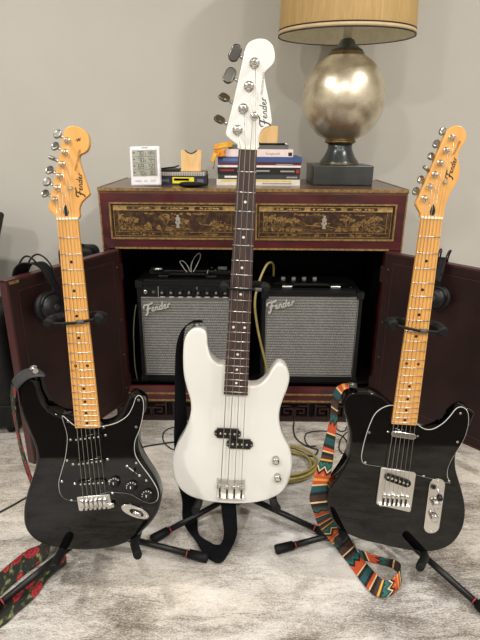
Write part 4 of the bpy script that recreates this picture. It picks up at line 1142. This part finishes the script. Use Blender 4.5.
# striped strap of the right guitar
s = strap('multicoloured striped woven strap looping onto the rug at right', (.2, 1.0, 0)); bpy.context.view_layer.update()
tw = lambda px, py, z: W(te.world(te.hit(px, py, z)))
rows = [(tw(349, 383.5, -.05), tw(349, 388, -.014)), (tw(341.5, 384.5, -.052), tw(344, 389.5, -.01)), (tw(335.5, 389, -.05), tw(341, 395, -.012)), (tw(332, 400, -.05), tw(337.8, 405, -.02)), (tw(331, 413, -.05), tw(337.5, 417, -.025)), (tw(328, 428, -.05), tw(336, 431, -.03)), (tw(324, 443, -.05), tw(334.3, 447, -.035)), (tw(320.5, 459, -.05), tw(333, 461, -.04)), (tw(315.6, 470, -.048), tw(331, 474, -.042)), (tw(311.5, 488, -.046), tw(328.5, 486, -.046)), (tw(309.5, 499, -.045), tw(328.5, 497, -.05)), (tw(312.5, 510, -.045), tw(329.5, 507, -.055)), (yy(318.5, 526, 1.06), yy(333, 517, 1.08)), (yy(327.5, 537.5, 1.07), yy(341, 525, 1.10)), (zz(337.5, 550, .012), zz(350, 538, .02)), (zz(347.5, 562.5, .004), zz(358, 553, .008)), (zz(360, 580, .004), zz(369, 566, .02)), (zz(372.5, 594, .004), zz(380, 577.5, .03)), (zz(384, 597.5, .004), zz(387, 580.5, .034)), (zz(395, 592.5, .004), zz(394, 577.5, .036)), (zz(401, 583, .004), zz(399.5, 571, .036)), (zz(399.5, 575, .004), zz(400, 564, .036)), (zz(393, 568.5, .004), zz(394.5, 560, .034)), (zz(383, 565, .004), zz(382.5, 557.5, .03)), (zz(372, 562.5, .004), zz(368, 553, .028)), (zz(362, 559.5, .005), zz(358, 549, .026))]
ribbon('woven_band', rows, M_TRIBAL, s, .0022, 5)
te_ = tw(350, 386, -.03)
ribbon('leather_end', [(tw(357, 383.5, -.046), tw(357, 387.5, -.018)), (tw(349, 382.5, -.05), tw(349, 387, -.014))], M_STRAPLEATHER, s, .003, 3)

# ------------------------------------------------------------------ table lamp
LX = at_y(343.8, 92, 2.02).x; LY = 2.02
lamp = thing('table_lamp', 'table lamp with a mercury glass globe and tan drum shade', 'lamp', loc=(LX, LY, ZT))
bz = at_y(340, 165.5, LY-.115).z-ZT
rbox('base', (-.110, -.110, 0), (.110, .110, bz), M_GREYMET, lamp, .004)
gz1 = at_y(345, 142, LY).z-ZT; gz2 = at_y(345, 52, LY).z-ZT
gr = (gz2-gz1)/2; gc = (gz1+gz2)/2; gw = 0.153
lathe('foot', [(.074, bz), (.074, bz+.006), (.071, bz+.012), (.06, bz+.025), (.05, bz+.045), (.045, bz+.06), (.046, gz1-.004)], M_GREYMET, lamp, 40)
lathe('brass_collar', [(.076, bz), (.077, bz+.003), (.075, bz+.0055)], M_BRASS, lamp, 40)
lathe('brass_ring', [(.05, gz1-.006), (.058, gz1-.002), (.058, gz1+.004), (.05, gz1+.012)], M_BRASS, lamp, 40)
prof = []
for k in range(29):
    a = -math.pi/2*.88+k/28*math.pi*.88
    prof.append((gw*math.cos(a), gc+gr*math.sin(a)/math.sin(math.pi/2*.88)))
lathe('globe', prof, M_MERC, lamp, 64)['label'] = 'mottled mercury glass globe'
lathe('brass_cap_ring', [(.062, gz2-.012), (.064, gz2-.006), (.06, gz2-.001)], M_BRASS, lamp, 40)
lathe('neck_cap', [(.06, gz2-.001), (.056, gz2+.006), (.042, gz2+.014), (.030, gz2+.026), (.024, gz2+.038), (.016, gz2+.042)], M_GREYMET, lamp, 32)
s0 = at_y(345, 37, LY).z-ZT
lathe('stem', [(.016, gz2+.042), (.016, s0+.12), (.012, s0+.16)], mat('stem_cream', (206, 196, 170), .5), lamp, 16)
R0 = (at_y(414.5, 33, LY).x-at_y(279.5, 33, LY).x)/2
R1 = R0*.93; SH = .33
shade = lathe('shade', [(R0-.003, s0+.004), (R0, s0), (R0, s0+.001), (R1, s0+SH), (R1-.003, s0+SH), (R0-.003, s0+.004)], M_SHADE, lamp, 72)
# lining as an inner shell, then the three trim rings
def band(name, z, h, out, mtl):
    r = R0+(R1-R0)*(z-s0)/SH
    lathe(name, [(r-.001, z), (r+out, z), (r+out, z+h), (r-.001, z+h)], mtl, shade, 72)
def shell():
    n = 72; v = []
    for rr, z in ((R0-.0035, s0+.002), (R1-.0035, s0+SH-.002)):
        v += [(rr*math.cos(2*math.pi*j/n), rr*math.sin(2*math.pi*j/n), z) for j in range(n)]
    mesh_obj('lining', v, [[j, (j+1) % n, n+(j+1) % n, n+j] for j in range(n)], M_SHADEIN, shade, True)
# the shade must be open below and above: replace the capped lathe by an open wall
me = shade.data
bm = bmesh.new(); bm.from_mesh(me)
bmesh.ops.delete(bm, geom=[f for f in bm.faces if len(f.verts) > 4], context='FACES_ONLY')
bm.to_mesh(me); bm.free()
shell()
bpy.context.view_layer.update()
shade.matrix_local = Matrix.Translation((-.007, 0, s0)) @ Matrix.Rotation(math.radians(2.6), 4, 'X') @ Matrix.Translation((0, 0, -s0))
def ringband(name, z, h, out, mtl):
    n = 72; v = []; f = []
    r = R0+(R1-R0)*(z-s0)/SH
    for rr, q in ((r-.0005, z), (r+out, z), (r+out-(R0-R1)*h/SH, z+h), (r-.0005-(R0-R1)*h/SH, z+h)):
        v += [(rr*math.cos(2*math.pi*j/n), rr*math.sin(2*math.pi*j/n), q) for j in range(n)]
    for k in range(4):
        for j in range(n): f.append([k*n+j, k*n+(j+1) % n, ((k+1) % 4)*n+(j+1) % n, ((k+1) % 4)*n+j])
    mesh_obj(name, v, f, mtl, shade, True)
ringband('trim_band', s0-.001, .004, .0015, M_SHADETRIM)
ringband('trim_band', s0+.0032, .011, .001, M_SHADEBAND)
ringband('trim_band', s0+.0144, .004, .0015, M_SHADETRIM)
sp_ = MB()
for k in range(3):
    a = k*2.094
    sp_.tube([(0, 0, s0+.15), ((R0+R1)/2*math.cos(a)*.98, (R0+R1)/2*math.sin(a)*.98, s0+.17)], .002, 6)
sp_.build('spider', M_NICKEL, lamp, True)

# ------------------------------------------------------------------ things on the cabinet top
# thermometer / hygrometer display
YW = 1.83
a0 = at_y(131.5, 186.5, YW); 
ws = thing('weather_station', 'white digital thermometer display standing at the left end of the cabinet', 'thermometer', mtx=Matrix.Translation((at_y(146, 186, YW).x, YW, ZT)) @ Matrix.Rotation(math.radians(-11), 4, 'X') @ Matrix.Rotation(math.radians(-1.5), 4, 'Y'))
hw_ = (at_y(161.3, 180, YW).x-at_y(131, 180, YW).x)/2; hh = (at_y(146, 146, YW).z-ZT)/math.cos(math.radians(11))
rbox('case', (-hw_, 0, .001), (hw_, .022, hh), mat('white_plastic', (222, 219, 222), .4), ws, .006)
sx0, sx1, sz0, sz1 = -hw_*.82, hw_*.80, hh*.25, hh*.90
scr = MB().box((sx0, -.001, sz0), (sx1, .001, sz1)).build('screen', mat('lcd_grey', (146, 146, 132), .35), ws)
SEG = {'0': 'abcdef', '1': 'bc', '2': 'abged', '3': 'abgcd', '4': 'fgbc', '5': 'afgcd', '6': 'afgedc', '7': 'abc', '8': 'abcdefg', '9': 'abcdfg'}
def digit(mb, ch, x, z, w_, h_, t):
    S = {'a': (0, h_, w_, h_), 'g': (0, h_/2, w_, h_/2), 'd': (0, 0, w_, 0), 'f': (0, h_/2, 0, h_), 'b': (w_, h_/2, w_, h_), 'e': (0, 0, 0, h_/2), 'c': (w_, 0, w_, h_/2)}
    for q in SEG[ch]:
        x0_, z0_, x1_, z1_ = S[q]
        mb.box((x+x0_-t/2, -.0018, z+z0_-t/2), (x+x1_+t/2, -.0012, z+z1_+t/2))
M_LCD = mat('lcd_ink', (24, 26, 24), .5)
rh = (sz1-sz0)/4
for r_, (A_, B_, D_) in enumerate((('70', '44', '1'), ('70', '44', '5'), ('69', '50', '1'), ('70', '30', '5'))):
    mb = MB(); z = sz1-rh*(r_+1)+rh*.18; W_ = sx1-sx0
    for k, ch in enumerate(A_): digit(mb, ch, sx0+W_*(.24+.13*k), z, W_*.085, rh*.6, .0013)
    digit(mb, D_, sx0+W_*.50, z, W_*.045, rh*.32, .0009)
    for k, ch in enumerate(B_): digit(mb, ch, sx0+W_*(.68+.13*k), z, W_*.085, rh*.6, .0013)
    mb.box((sx0+W_*.05, -.0018, z+rh*.3), (sx0+W_*.1, -.0012, z+rh*.5))
    mb.build('readout', M_LCD, scr)
    if r_: MB().box((sx0+.002, -.0016, sz1-rh*r_-.0004), (sx1-.002, -.0011, sz1-rh*r_+.0004)).build('divider', M_LCD, scr)
for fx, wd in ((-.48, .2), (0.02, .12), (.5, .18)):
    rbox('button', (hw_*fx-hw_*wd, -.0016, hh*.12), (hw_*fx+hw_*wd, .001, hh*.17), mat('button_grey', (205, 203, 200), .5), ws, .0015)
MB().box((-.010, -.0004, hh*.945), (.012, .001, hh*.96)).build('printed_mark', M_LCD, ws)

def bk(label, xa, xb, yfront, depth, z0, z1, cover, pages=None, group='books stacked on the cabinet', name='book', cat='book', face=None):
    b = thing(name, label, cat, loc=((xa+xb)/2, yfront, z0), group=group)
    w = (xb-xa)/2; h = z1-z0; t = min(.0018, h*.2)
    c = MB().box((-w, 0, 0), (w, depth, t)).box((-w, 0, h-t), (w, depth, h)).box((-w, -.0008, 0), (w, .0016, h)); 
    c.build('cover', cover, b)
    MB().box((-w+.002, .0017, t), (w-.002, depth-.003, h-t)).build('pages', pages or M_PAPER, b)
    if face: face(b, w, h)
    return b
YBK = 1.895
def bx_(px): return at_y(px, 170, YBK).x
def bz_(py): return max(ZT, at_y(260, py, YBK).z)
def stripe(f0, f1, z0, z1, col, nm='spine_print'):
    def fn(b, w, h):
        MB().box((-w+2*w*f0, -.0014, h*z0), (-w+2*w*f1, -.0009, h*z1)).build(nm, col, b)
    return fn
def multi(*fs):
    def fn(b, w, h):
        for q in fs: q(b, w, h)
    return fn
def spine_text(body, fx, size, col):
    def fn(b, w, h):
        text_mesh('spine_lettering', body, size, col, b, look(Vector((-w+2*w*fx, -.0012, h*.28)), (0, -1, 0)), .0002)
    return fn
M_YEL = mat('yellow_print', (214, 186, 60), .5); M_REDP = mat('red_print', (150, 36, 40), .5); M_GRP = mat('grey_print', (150, 146, 142), .6)
M_WP = mat('white_print', (222, 218, 210), .6)
zs = [ZT+.0001, bz_(179.5), bz_(174.5), bz_(167.5), bz_(163), bz_(156.8), bz_(149.3), bz_(145.3)]
bk('white book with yellow stripe at the bottom of the stack', bx_(216.5), bx_(300.5), YBK, .21, zs[0], zs[1], mat('book_white', (214, 206, 192), .5), face=multi(stripe(.05, .9, .66, .9, M_YEL), stripe(.55, .9, .2, .45, M_GRP)))
bk('dark grey book with pale lettering, second from the bottom of the stack', bx_(218), bx_(300), YBK+.002, .20, zs[1], zs[2], mat('book_grey', (52, 54, 54), .5), face=multi(stripe(.08, .3, .3, .7, M_WP), stripe(.84, .97, .3, .6, M_GRP)))
bk('black book with a red dot on its spine in the stack', bx_(217.5), bx_(300.3), YBK+.001, .205, zs[2], zs[3], mat('book_black', (20, 19, 20), .45), face=multi(stripe(.03, .2, .45, .7, M_REDP), stripe(.46, .63, .4, .62, M_GRP), stripe(.76, .93, .36, .58, M_GRP), stripe(.95, .99, .2, .75, M_REDP)))
bk('thin white and maroon book below the blue book', bx_(218), bx_(300.8), YBK+.001, .205, zs[3], zs[4], mat('book_maroon', (104, 34, 48), .5), face=multi(stripe(0, 1, .02, .48, M_WP), stripe(.7, .9, .6, .8, M_GRP)))
bk('blue hardback book in the middle of the stack', bx_(217.8), bx_(301.5), YBK, .205, zs[4], zs[5], mat('book_blue', (58, 78, 128), .5), face=multi(stripe(.06, .28, .3, .7, mat('blue_print', (92, 108, 150), .5)), stripe(.3, 1, .0, .12, M_MAROONEDGE)))
bk('pale pink songbook near the top of the stack', bx_(225.5), bx_(292.5), YBK+.004, .195, zs[5], zs[6], mat('book_pink', (224, 206, 200), .5), face=multi(spine_text('Songbook', .70, .013, M_GRP), stripe(.93, .985, .12, .6, M_LCD)))
bk('slim grey booklet on top of the pink songbook', bx_(228), bx_(288), YBK+.012, .18, zs[6], zs[7], mat('book_slate', (92, 92, 92), .5))
# pen on the booklet
z7 = zs[7]
pen = thing('ballpoint_pen', 'black pen lying on top of the book stack', 'pen', loc=(bx_(275), YBK+.02, z7+.0042))
tube('barrel', [(-.10, 0, 0), (.034, 0, 0)], .004, M_BLACKPL, pen, 10)
tube('tip', [(.034, 0, 0), (.046, 0, 0)], [.004, .001], M_NICKEL, pen, 10)
MB().box((-.09, -.001, .004), (-.055, .001, .0056)).build('clip', M_BLACKMET, pen)
# wooden rest behind the headstock
YWD = 1.99
w0, w1 = at_y(259, 140, YWD).x, at_y(277.3, 140, YWD).x; wt = at_y(268, 126, YWD).z
wr = thing('wooden_rest', 'small pale wooden block resting on the books behind the bass headstock', 'wooden block', loc=((w0+w1)/2, YWD, z7))
hgt = wt-z7; ww = (w1-w0)/2
ol = [(-ww-.03, 0), (ww, 0), (ww, hgt-.004), (ww-.004, hgt), (-.01, hgt), (-ww-.006, hgt*.8), (-ww-.018, hgt*.42), (-ww-.03, hgt*.3)]
RX = Matrix(((1, 0, 0, 0), (0, 0, -1, 0), (0, 1, 0, 0), (0, 0, 0, 1)))
slab('block', ol, -.03, .03, M_WOODLIGHT, wr, r=.002, steps=2, mtx=RX)
# orange and yellow tassel pouch on the left end of the stack
YP = 1.90
pz = bz_(149)
tp_ = thing('patterned_pouch', 'orange and yellow patterned fabric pouch drooping off the left of the books', 'pouch', loc=(bx_(221), YP, 0))
bpy.context.view_layer.update()
W2 = lambda px, py, Y: local(tp_, at_y(px, py, Y))
M_ORG = mat('orange_fabric', (226, 150, 36), .7, 0, (206, 96, 30), 90, lo=.45, hi=.6)
M_YLF = mat('yellow_fabric', (230, 178, 52), .7, 0, (214, 140, 40), 60)
ribbon('upper_flap', [(W2(232, 141.5, 1.905), W2(232, 147, 1.905)), (W2(224, 142.5, 1.89), W2(224, 148, 1.885)), (W2(217.5, 144, 1.88), W2(216.5, 149.5, 1.875)), (W2(214.5, 145.5, 1.88), W2(214, 149.5, 1.875))], M_YLF, tp_, .008, 4)
ribbon('lower_flap', [(W2(225.5, 149, 1.885), W2(225.5, 156, 1.885)), (W2(219, 149.5, 1.88), W2(219, 157, 1.88)), (W2(214, 150.5, 1.875), W2(214.5, 155, 1.875))], M_ORG, tp_, .006, 4)
ribbon('tassel', [(W2(213.5, 152, 1.874), W2(217, 154, 1.874)), (W2(212, 157, 1.87), W2(215.5, 158.5, 1.87)), (W2(210, 161, 1.87), W2(213, 163, 1.87))], M_YLF, tp_, .004, 4)
tube('string', [W2(214.5, 158, 1.871), W2(214.5, 164, 1.872), W2(213.2, 169, 1.872)], .0012, M_REDP, tp_, 5)

# boxes, devices and stand left of the books
YL = 1.885
def lx_(px): return at_y(px, 178, YL).x
def lz_(py): return max(ZT, at_y(185, py, YL).z)
g1 = bk('dark blue box with a yellow label behind the white display', lx_(156), lx_(206), YL, .15, ZT+.0001, lz_(176.5), mat('box_navy', (34, 38, 54), .5), mat('box_inner', (60, 60, 66), .6), None, 'game_box', 'box', multi(stripe(.33, .76, .2, .92, mat('yellow_label', (232, 214, 40), .5)), stripe(.08, .26, .35, .65, mat('dim_print', (96, 98, 106), .6)), stripe(.36, .66, .5, .78, M_LCD), stripe(.82, .95, .3, .7, mat('dim_print', (96, 98, 106), .6))))
z0 = lz_(176.5)+.0002; z1 = lz_(172.2)
rk = thing('ridged_case', 'flat grey ridged case lying on the navy box', 'case', loc=(lx_(181), YL+.004, z0))
hw2 = (lx_(205)-lx_(157))/2
rbox('case_body', (-hw2, .003, 0), (hw2, .14, z1-z0), mat('case_grey', (150, 144, 138), .6), rk, .003)
rid = MB()
for k in range(20):
    x = -hw2+.006+k*(2*hw2-.012)/19
    rid.box((x-.0022, -.001, .002), (x+.0022, .004, z1-z0-.002))
rid.build('ridges', mat('ridge_grey', (186, 180, 172), .6), rk)
dv = thing('tablet', 'small black tablet lying on the ridged case beside the wooden stand', 'tablet', loc=(lx_(168), YL+.012, z1+.0002))
rbox('tablet_body', (-.05, 0, 0), (.038, .11, .008), M_BLACKPL, dv, .003)
tube('raised_edge', [(-.045, .03, .008), (.02, .03, .015), (.036, .02, .021)], .003, M_BLACKPL, dv, 6)
YS = YL+.03
sa, sb = at_y(181, 165, YS).x, at_y(201.5, 165, YS).x; stp = at_y(190, 149.8, YS).z
ps = thing('wooden_stand', 'pale wooden stand with a V notch in its top', 'stand', mtx=Matrix.Translation(((sa+sb)/2, YS, z1+.0002)) @ Matrix.Rotation(math.radians(-6), 4, 'X'))
hs_ = stp-z1; hw3 = (sb-sa)/2
ol = [(-hw3, 0), (hw3, 0), (hw3, hs_), (hw3*.58, hs_*.985), (hw3*.25, hs_*.87), (-.001, hs_*.835), (-hw3*.3, hs_*.88), (-hw3*.62, hs_*.99), (-hw3, hs_)]
pb = slab('board', ol, -.009, 0, M_WOODLIGHT, ps, r=.001, steps=1, mtx=RX)
tube('dark_notch_edge', [(x, -.0002, z) for x, z in ((hw3*.56, hs_*.978), (hw3*.25, hs_*.864), (-.001, hs_*.83), (-hw3*.3, hs_*.874), (-hw3*.6, hs_*.982))], .002, M_BLACKPL, pb, 6)
rbox('ledge', (-hw3, -.012, .0), (hw3, -.0005, .008), M_WOODLIGHT, ps, .001)
pc = thing('zip_pouch', 'small flat black pouch lying in front of the navy box', 'pouch', loc=(at_y(193, 187, 1.80).x, 1.80, ZT))
sg = at_y(208, 186, 1.80).x-at_y(193, 186, 1.80).x
v, f = [], []
for i in range(13):
    t = -1+2*i/12; ww = math.sqrt(max(0, 1-abs(t)**2.6))
    for j in range(10):
        a = 2*math.pi*j/10
        v.append((t*sg, math.cos(a)*.028*ww, .0095+math.sin(a)*(.0093)*ww*(1-.25*t)))
for i in range(12):
    for j in range(10): f.append([i*10+j, i*10+(j+1) % 10, (i+1)*10+(j+1) % 10, (i+1)*10+j])
mesh_obj('pouch_body', v, f, M_INSIDE, pc, True)
tube('zipper', [(t*sg*.8, -.0275*math.sqrt(1-abs(t*.8)**2.6), .0115) for t in (-1, -.5, 0, .5, 1)], .0012, M_BLACKMET, pc, 5)

# ------------------------------------------------------------------ headphones hung over the doors
def headphones(label, D, cup_px, arcs, band_px, cup_r, side):
    h, d, nrm = D
    P0 = h+nrm*.002
    c = at_plane(cup_px[0], cup_px[1], P0+nrm*.05, nrm)
    o = thing('headphones', label, 'headphones', loc=(c.x, c.y, c.z), group='headphones hung over the cabinet doors')
    bpy.context.view_layer.update()
    Wl = lambda px, py, off: local(o, at_plane(px, py, P0+nrm*off, nrm))
    ax = (nrm*1.0+Vector((0, 0, .15))).normalized()
    T = look(Vector((0, 0, 0)), ax)
    cup = lathe('ear_cup', [(cup_r*.5, -.016), (cup_r*.95, -.014), (cup_r, -.004), (cup_r*.98, .006), (cup_r*.8, .014), (cup_r*.5, .018), (cup_r*.25, .019)], M_BLACKPL, o, 28, T)
    v, f = tube_geo([T @ Vector((cup_r*.86*math.cos(2*math.pi*k/28), cup_r*.86*math.sin(2*math.pi*k/28), -.02)) for k in range(28)], .0125, 8, True)
    mesh_obj('ear_pad', v, f, M_INSIDE, cup, True)
    lathe('cup_badge', [(cup_r*.24, .019), (cup_r*.22, .0205)], M_GREYMET, cup, 16, T)
    bc = nrm*-.105+d*(-.01)
    T2 = look(bc, -ax)
    cup2 = lathe('ear_cup', [(cup_r*.5, -.016), (cup_r*.95, -.014), (cup_r, -.004), (cup_r*.98, .006), (cup_r*.8, .014), (cup_r*.5, .018)], M_BLACKPL, o, 28, T2)
    v, f = tube_geo([T2 @ Vector((cup_r*.86*math.cos(2*math.pi*k/28), cup_r*.86*math.sin(2*math.pi*k/28), -.02)) for k in range(28)], .0125, 8, True)
    mesh_obj('ear_pad', v, f, M_INSIDE, cup2, True)
    for pts in arcs:
        tube('wire_band', cr([tuple(Wl(*p)) for p in pts], 5), .0028, M_BLACKMET, o, 6)
    ribbon('headband', [(Wl(*a), Wl(*b)) for a, b in band_px], M_INSIDE, o, .003, 5)
    a_ = Vector((0, 0, 0)); yk = [T @ Vector((cup_r*1.08*math.cos(t), cup_r*1.08*math.sin(t), .002)) for t in (k*math.pi/10 for k in range(11))]
    tube('cup_yoke', yk, .004, M_BLACKPL, o, 6)
    return o
headphones('black headphones hung over the left cabinet door behind the guitar neck', DOOR_L, (52.5, 307),
    [[(19, 276, -.06), (19.5, 264, -.045), (25, 256.5, -.02), (32, 258.5, .012), (42, 270, .03), (51, 286, .045)], [(27.5, 276, -.06), (29, 262, -.045), (35.5, 254.7, -.02), (43, 256.5, .010), (51, 265.5, .03), (58, 284, .045)]],
    [((12, 278, -.06), (26, 279, -.06)), ((14, 269, -.045), (29, 270, -.045)), ((22, 263, -.02), (33, 264, -.018)), ((36, 265.5, .012), (44, 262, .012)), ((46, 276, .03), (53, 271, .03)), ((52, 289, .042), (59, 286, .042)), ((54, 297, .046), (61, 295, .046))], .039, -1)
headphones('black headphones hung over the right cabinet door behind the guitar neck', DOOR_R, (436, 298),
    [[(447, 262, -.05), (449, 255, -.03), (451, 250.8, -.012), (449, 251.5, .008), (446, 258, .02), (441, 275, .04)], [(439, 262, -.05), (441, 253, -.03), (441.5, 249.5, -.012), (440, 250, .008), (438, 256, .02), (434, 272, .04)]],
    [((436, 270, -.05), (450, 272, -.05)), ((439, 259, -.02), (448, 260, -.02)), ((438.5, 258, .01), (446.5, 259, .01)), ((436, 268, .025), (444, 270, .025)), ((433, 281, .04), (440, 283, .04))], .033, 1)

# ------------------------------------------------------------------ cables
def cable(name, label, pts, r, mtl, per=6, group=None):
    P = cr([tuple(p) for p in pts], per)
    o = tube(name, P, r, mtl, None, 8)
    tag(o, label, 'cable', group); return o
cable('instrument_cable', 'olive yellow cable hanging behind the white bass in front of the amplifier', [at_y(273.5, 276, 1.86), at_y(273.5, 266, 1.82), at_y(271, 262.5, 1.78), at_y(266, 266, 1.72), at_y(259, 282, 1.68), at_y(255, 300, 1.66), at_y(256, 318, 1.66), at_y(260, 340, 1.66), at_y(266, 365, 1.65), at_y(270, 390, 1.62), at_y(272, 412, 1.58), at_z(276, 440, .006)], .0042, M_CABLE)
# coil on the rug
pts = []
cc = at_z(283, 467, 0); rnd = random.Random(3)
for k in range(5*20+1):
    a = k/20*2*math.pi; lp_ = k/20
    rx = .098+.010*math.sin(lp_*2.3)+.004*lp_; ry = .088+.012*math.cos(lp_*1.7)
    pts.append(Vector((cc.x+rx*math.cos(a)+.008*math.sin(lp_*3.1), cc.y+ry*math.sin(a)+.008*math.cos(lp_*2.2), .005+.0075*lp_*.8)))
cable('instrument_cable', 'olive yellow cable coiled on the rug behind the white bass', pts, .0042, M_CABLE, 2)
fl = lambda *ps: [at_z(x, y, .0035) for x, y in ps]
G_ = 'thin black cables on the rug'
cable('thin_cable', 'thin black cable loop left of the white bass on the rug', fl((196, 452), (184, 450), (172, 449), (164, 442), (163, 434), (168, 429), (176, 427), (190, 428)), .0022, M_THINCABLE, 6, G_)
cable('thin_cable', 'long thin black cable running across the rug behind the left guitar', fl((-20, 523), (0, 512), (14, 504.5), (27, 497), (60, 478), (100, 460), (141, 447.5), (160, 444), (175, 442), (200, 441)), .0028, M_THINCABLE, 6, G_)
cable('thin_cable', 'thin black cable loop beside the striped strap behind the right guitar', fl((316, 446), (309, 446), (305, 440), (306, 434), (313, 431.5), (325, 431), (338, 434), (346, 440), (348, 452)), .0022, M_THINCABLE, 6, G_)
cable('thin_cable', 'thin black cable curving down from the cabinet frieze right of the bass', fl((294, 422), (293.5, 430), (296, 438), (303, 444), (312, 448), (318, 450), (314, 456), (306, 455)), .0025, M_THINCABLE, 6, G_)
cable('thin_cable', 'thin black cable arc between the striped strap and the right guitar', fl((352, 430), (346, 433), (341, 439), (339, 447), (342, 453), (350, 455)), .0022, M_THINCABLE, 6, G_)
cable('thin_cable', 'short thin black cable bend under the left edge of the right guitar', fl((336, 428), (340, 431), (345, 430.5), (347, 426)), .0022, M_THINCABLE, 6, G_)
# twisted cord beside the left amplifier
AX = AMP_L.matrix_world.translation
pl_ = [at_y(136, 305, 1.775), at_y(134.5, 315, 1.773), at_y(133.5, 332, 1.772), at_y(134, 348, 1.772), at_y(135, 366, 1.773), at_y(137.5, 380, 1.785)]
cable('twisted_cord', 'olive twisted cord hanging down beside the left amplifier', pl_, .0022, mat('dull_cord', (92, 86, 62), .6))
# gear on top of the left amplifier
zt_ = p0.z
pd = thing('effects_unit', 'low black unit with grey plugs lying on top of the left amplifier', 'effects unit', loc=(at_y(190, 274, 1.88).x, 1.88, zt_))
uw = (at_y(232, 276, 1.88).x-at_y(150, 276, 1.88).x)/2
rbox('unit_body', (-uw, 0, .0005), (uw, .08, .02), M_BLACKPL, pd, .004)
tube('plug', [(-uw+.012, -.012, .026), (-uw+.055, -.012, .027)], [.006, .008], M_NICKEL, pd, 8)
tube('plug', [(uw-.05, -.006, .03), (uw-.015, -.006, .03)], .008, mat('plug_grey', (96, 98, 96), .5), pd, 8)
lathe('knob', [(.007, .02), (.007, .031), (.005, .033)], M_BLACKPL, pd, 10, Matrix.Translation((uw-.075, .012, 0)))
lathe('green_light', [(.004, .02), (.003, .024)], mat('green_led', (40, 120, 80), .4), pd, 8, Matrix.Translation((uw-.06, -.003, 0)))
E1 = lambda x, y: at_y(x, y, 1.865)
cable('looped_cable', 'thin white cable tied in two loops standing up on the left amplifier', [E1(208, 270), E1(206, 275), E1(198, 275.5), E1(191, 274.5), E1(186, 271), E1(181, 264), E1(180, 261.5), E1(183, 261), E1(187, 265), E1(190, 271), E1(191.5, 273), E1(191, 267), E1(193, 260), E1(197, 254.5), E1(200, 253.5), E1(200, 258), E1(196, 267), E1(192, 274)], .0016, M_WHITECABLE)

# ------------------------------------------------------------------ dark chair at the left edge
ch = thing('armchair', 'black leather chair at the left edge behind the open cabinet door', 'chair', loc=(-1.10, 1.9, 0))
def cloc(p): return local(ch, p)
bpy.context.view_layer.update()
YCH = 2.0
A = cloc(at_y(4.6, 213.5, YCH+.09)); B = cloc(at_y(-0.5, 242, YCH+.09))
sl = (B.x-A.x)/(B.z-A.z)
zb_ = .42; ol = [(-.30, zb_), (A.x+sl*(zb_-A.z)+.03, zb_), (A.x+sl*(.62-A.z)+.008, .62), (B.x, B.z), (A.x, A.z-.004), (A.x-.006, A.z+.006), (-.05, A.z+.03), (-.30, A.z+.02)]
slab('backrest', ol, -(YCH-1.9)-.09, -(YCH-1.9), M_INSIDE, ch, r=.006, steps=3, mtx=RX)
rbox('seat', (-.30, -.28, .25), (.17, .12, .44), M_INSIDE, ch, .03)
rbox('armrest', (.17, -.28, .12), (.26, .16, .50), M_INSIDE, ch, .03)
rbox('armrest', (-.39, -.28, .12), (-.30, .16, .50), M_INSIDE, ch, .03)
rbox('skirt', (-.37, -.27, .035), (.25, .15, .13), M_INSIDE, ch, .01)
for sx in (-.33, .21):
    for sy in (-.23, .11): lathe('leg', [(.018, 0), (.024, .05)], M_BLACKPL, ch, 10, Matrix.Translation((sx, sy, 0)))

# ------------------------------------------------------------------ gig bag between chair and cabinet
YG = 2.04
gl, gr_ = at_y(57, 256, YG).x, at_y(95, 256, YG).x; gt = at_y(76, 247.5, YG).z
gb = thing('gig_bag', 'black padded gig bag standing behind the left cabinet door', 'bag', loc=((gl+gr_)/2, YG, 0.0002))
gh = (gr_-gl)/2
bag = slab('bag_shell', rrect(-gh, 0, gh, gt, .03, 5), -.09, 0, M_INSIDE, gb, r=.02, steps=4, mtx=RX)
slab('front_pocket', rrect(-gh+.02, .06, gh-.02, gt*.55, .02, 4), .0005, .018, M_INSIDE, gb, r=.008, steps=3, mtx=RX)
tube('zipper', [(-gh+.03, -.020, gt*.53), (gh-.03, -.020, gt*.53)], .002, M_BLACKMET, gb, 5)
tube('carry_handle', cr([(-.03, .03, gt-.004), (-.02, .03, gt+.006), (.02, .03, gt+.006), (.03, .03, gt-.004)], 4), .005, M_RUBBER, gb, 6)

# ------------------------------------------------------------------ ceiling fixtures of the downlights and of the added fill lights
for k, (lx, ly, pw, rad) in enumerate(LIGHTS):
    where = ['above the left black guitar', 'above the right black guitar', 'added as unseen fill in the middle of the room', 'added as unseen fill in the left front corner of the room', 'added as unseen fill in the right front corner of the room'][k]
    dl = thing('ceiling_down_or_fill_light', 'round recessed ceiling downlight '+where, 'downlight', loc=(lx, ly, CEIL), group='recessed ceiling downlights')
    n = 32; v = []; f = []
    for rr, q in ((rad+.004, 0), (rad+.004, -.010), (rad+.02, -.008), (rad+.024, 0)):
        v += [(rr*math.cos(2*math.pi*j/n), rr*math.sin(2*math.pi*j/n), q) for j in range(n)]
    for i in range(3):
        for j in range(n): f.append([i*n+j, i*n+(j+1) % n, (i+1)*n+(j+1) % n, (i+1)*n+j])
    mesh_obj('trim_ring', v, f, M_CEIL, dl, True)
bpy.context.view_layer.update()
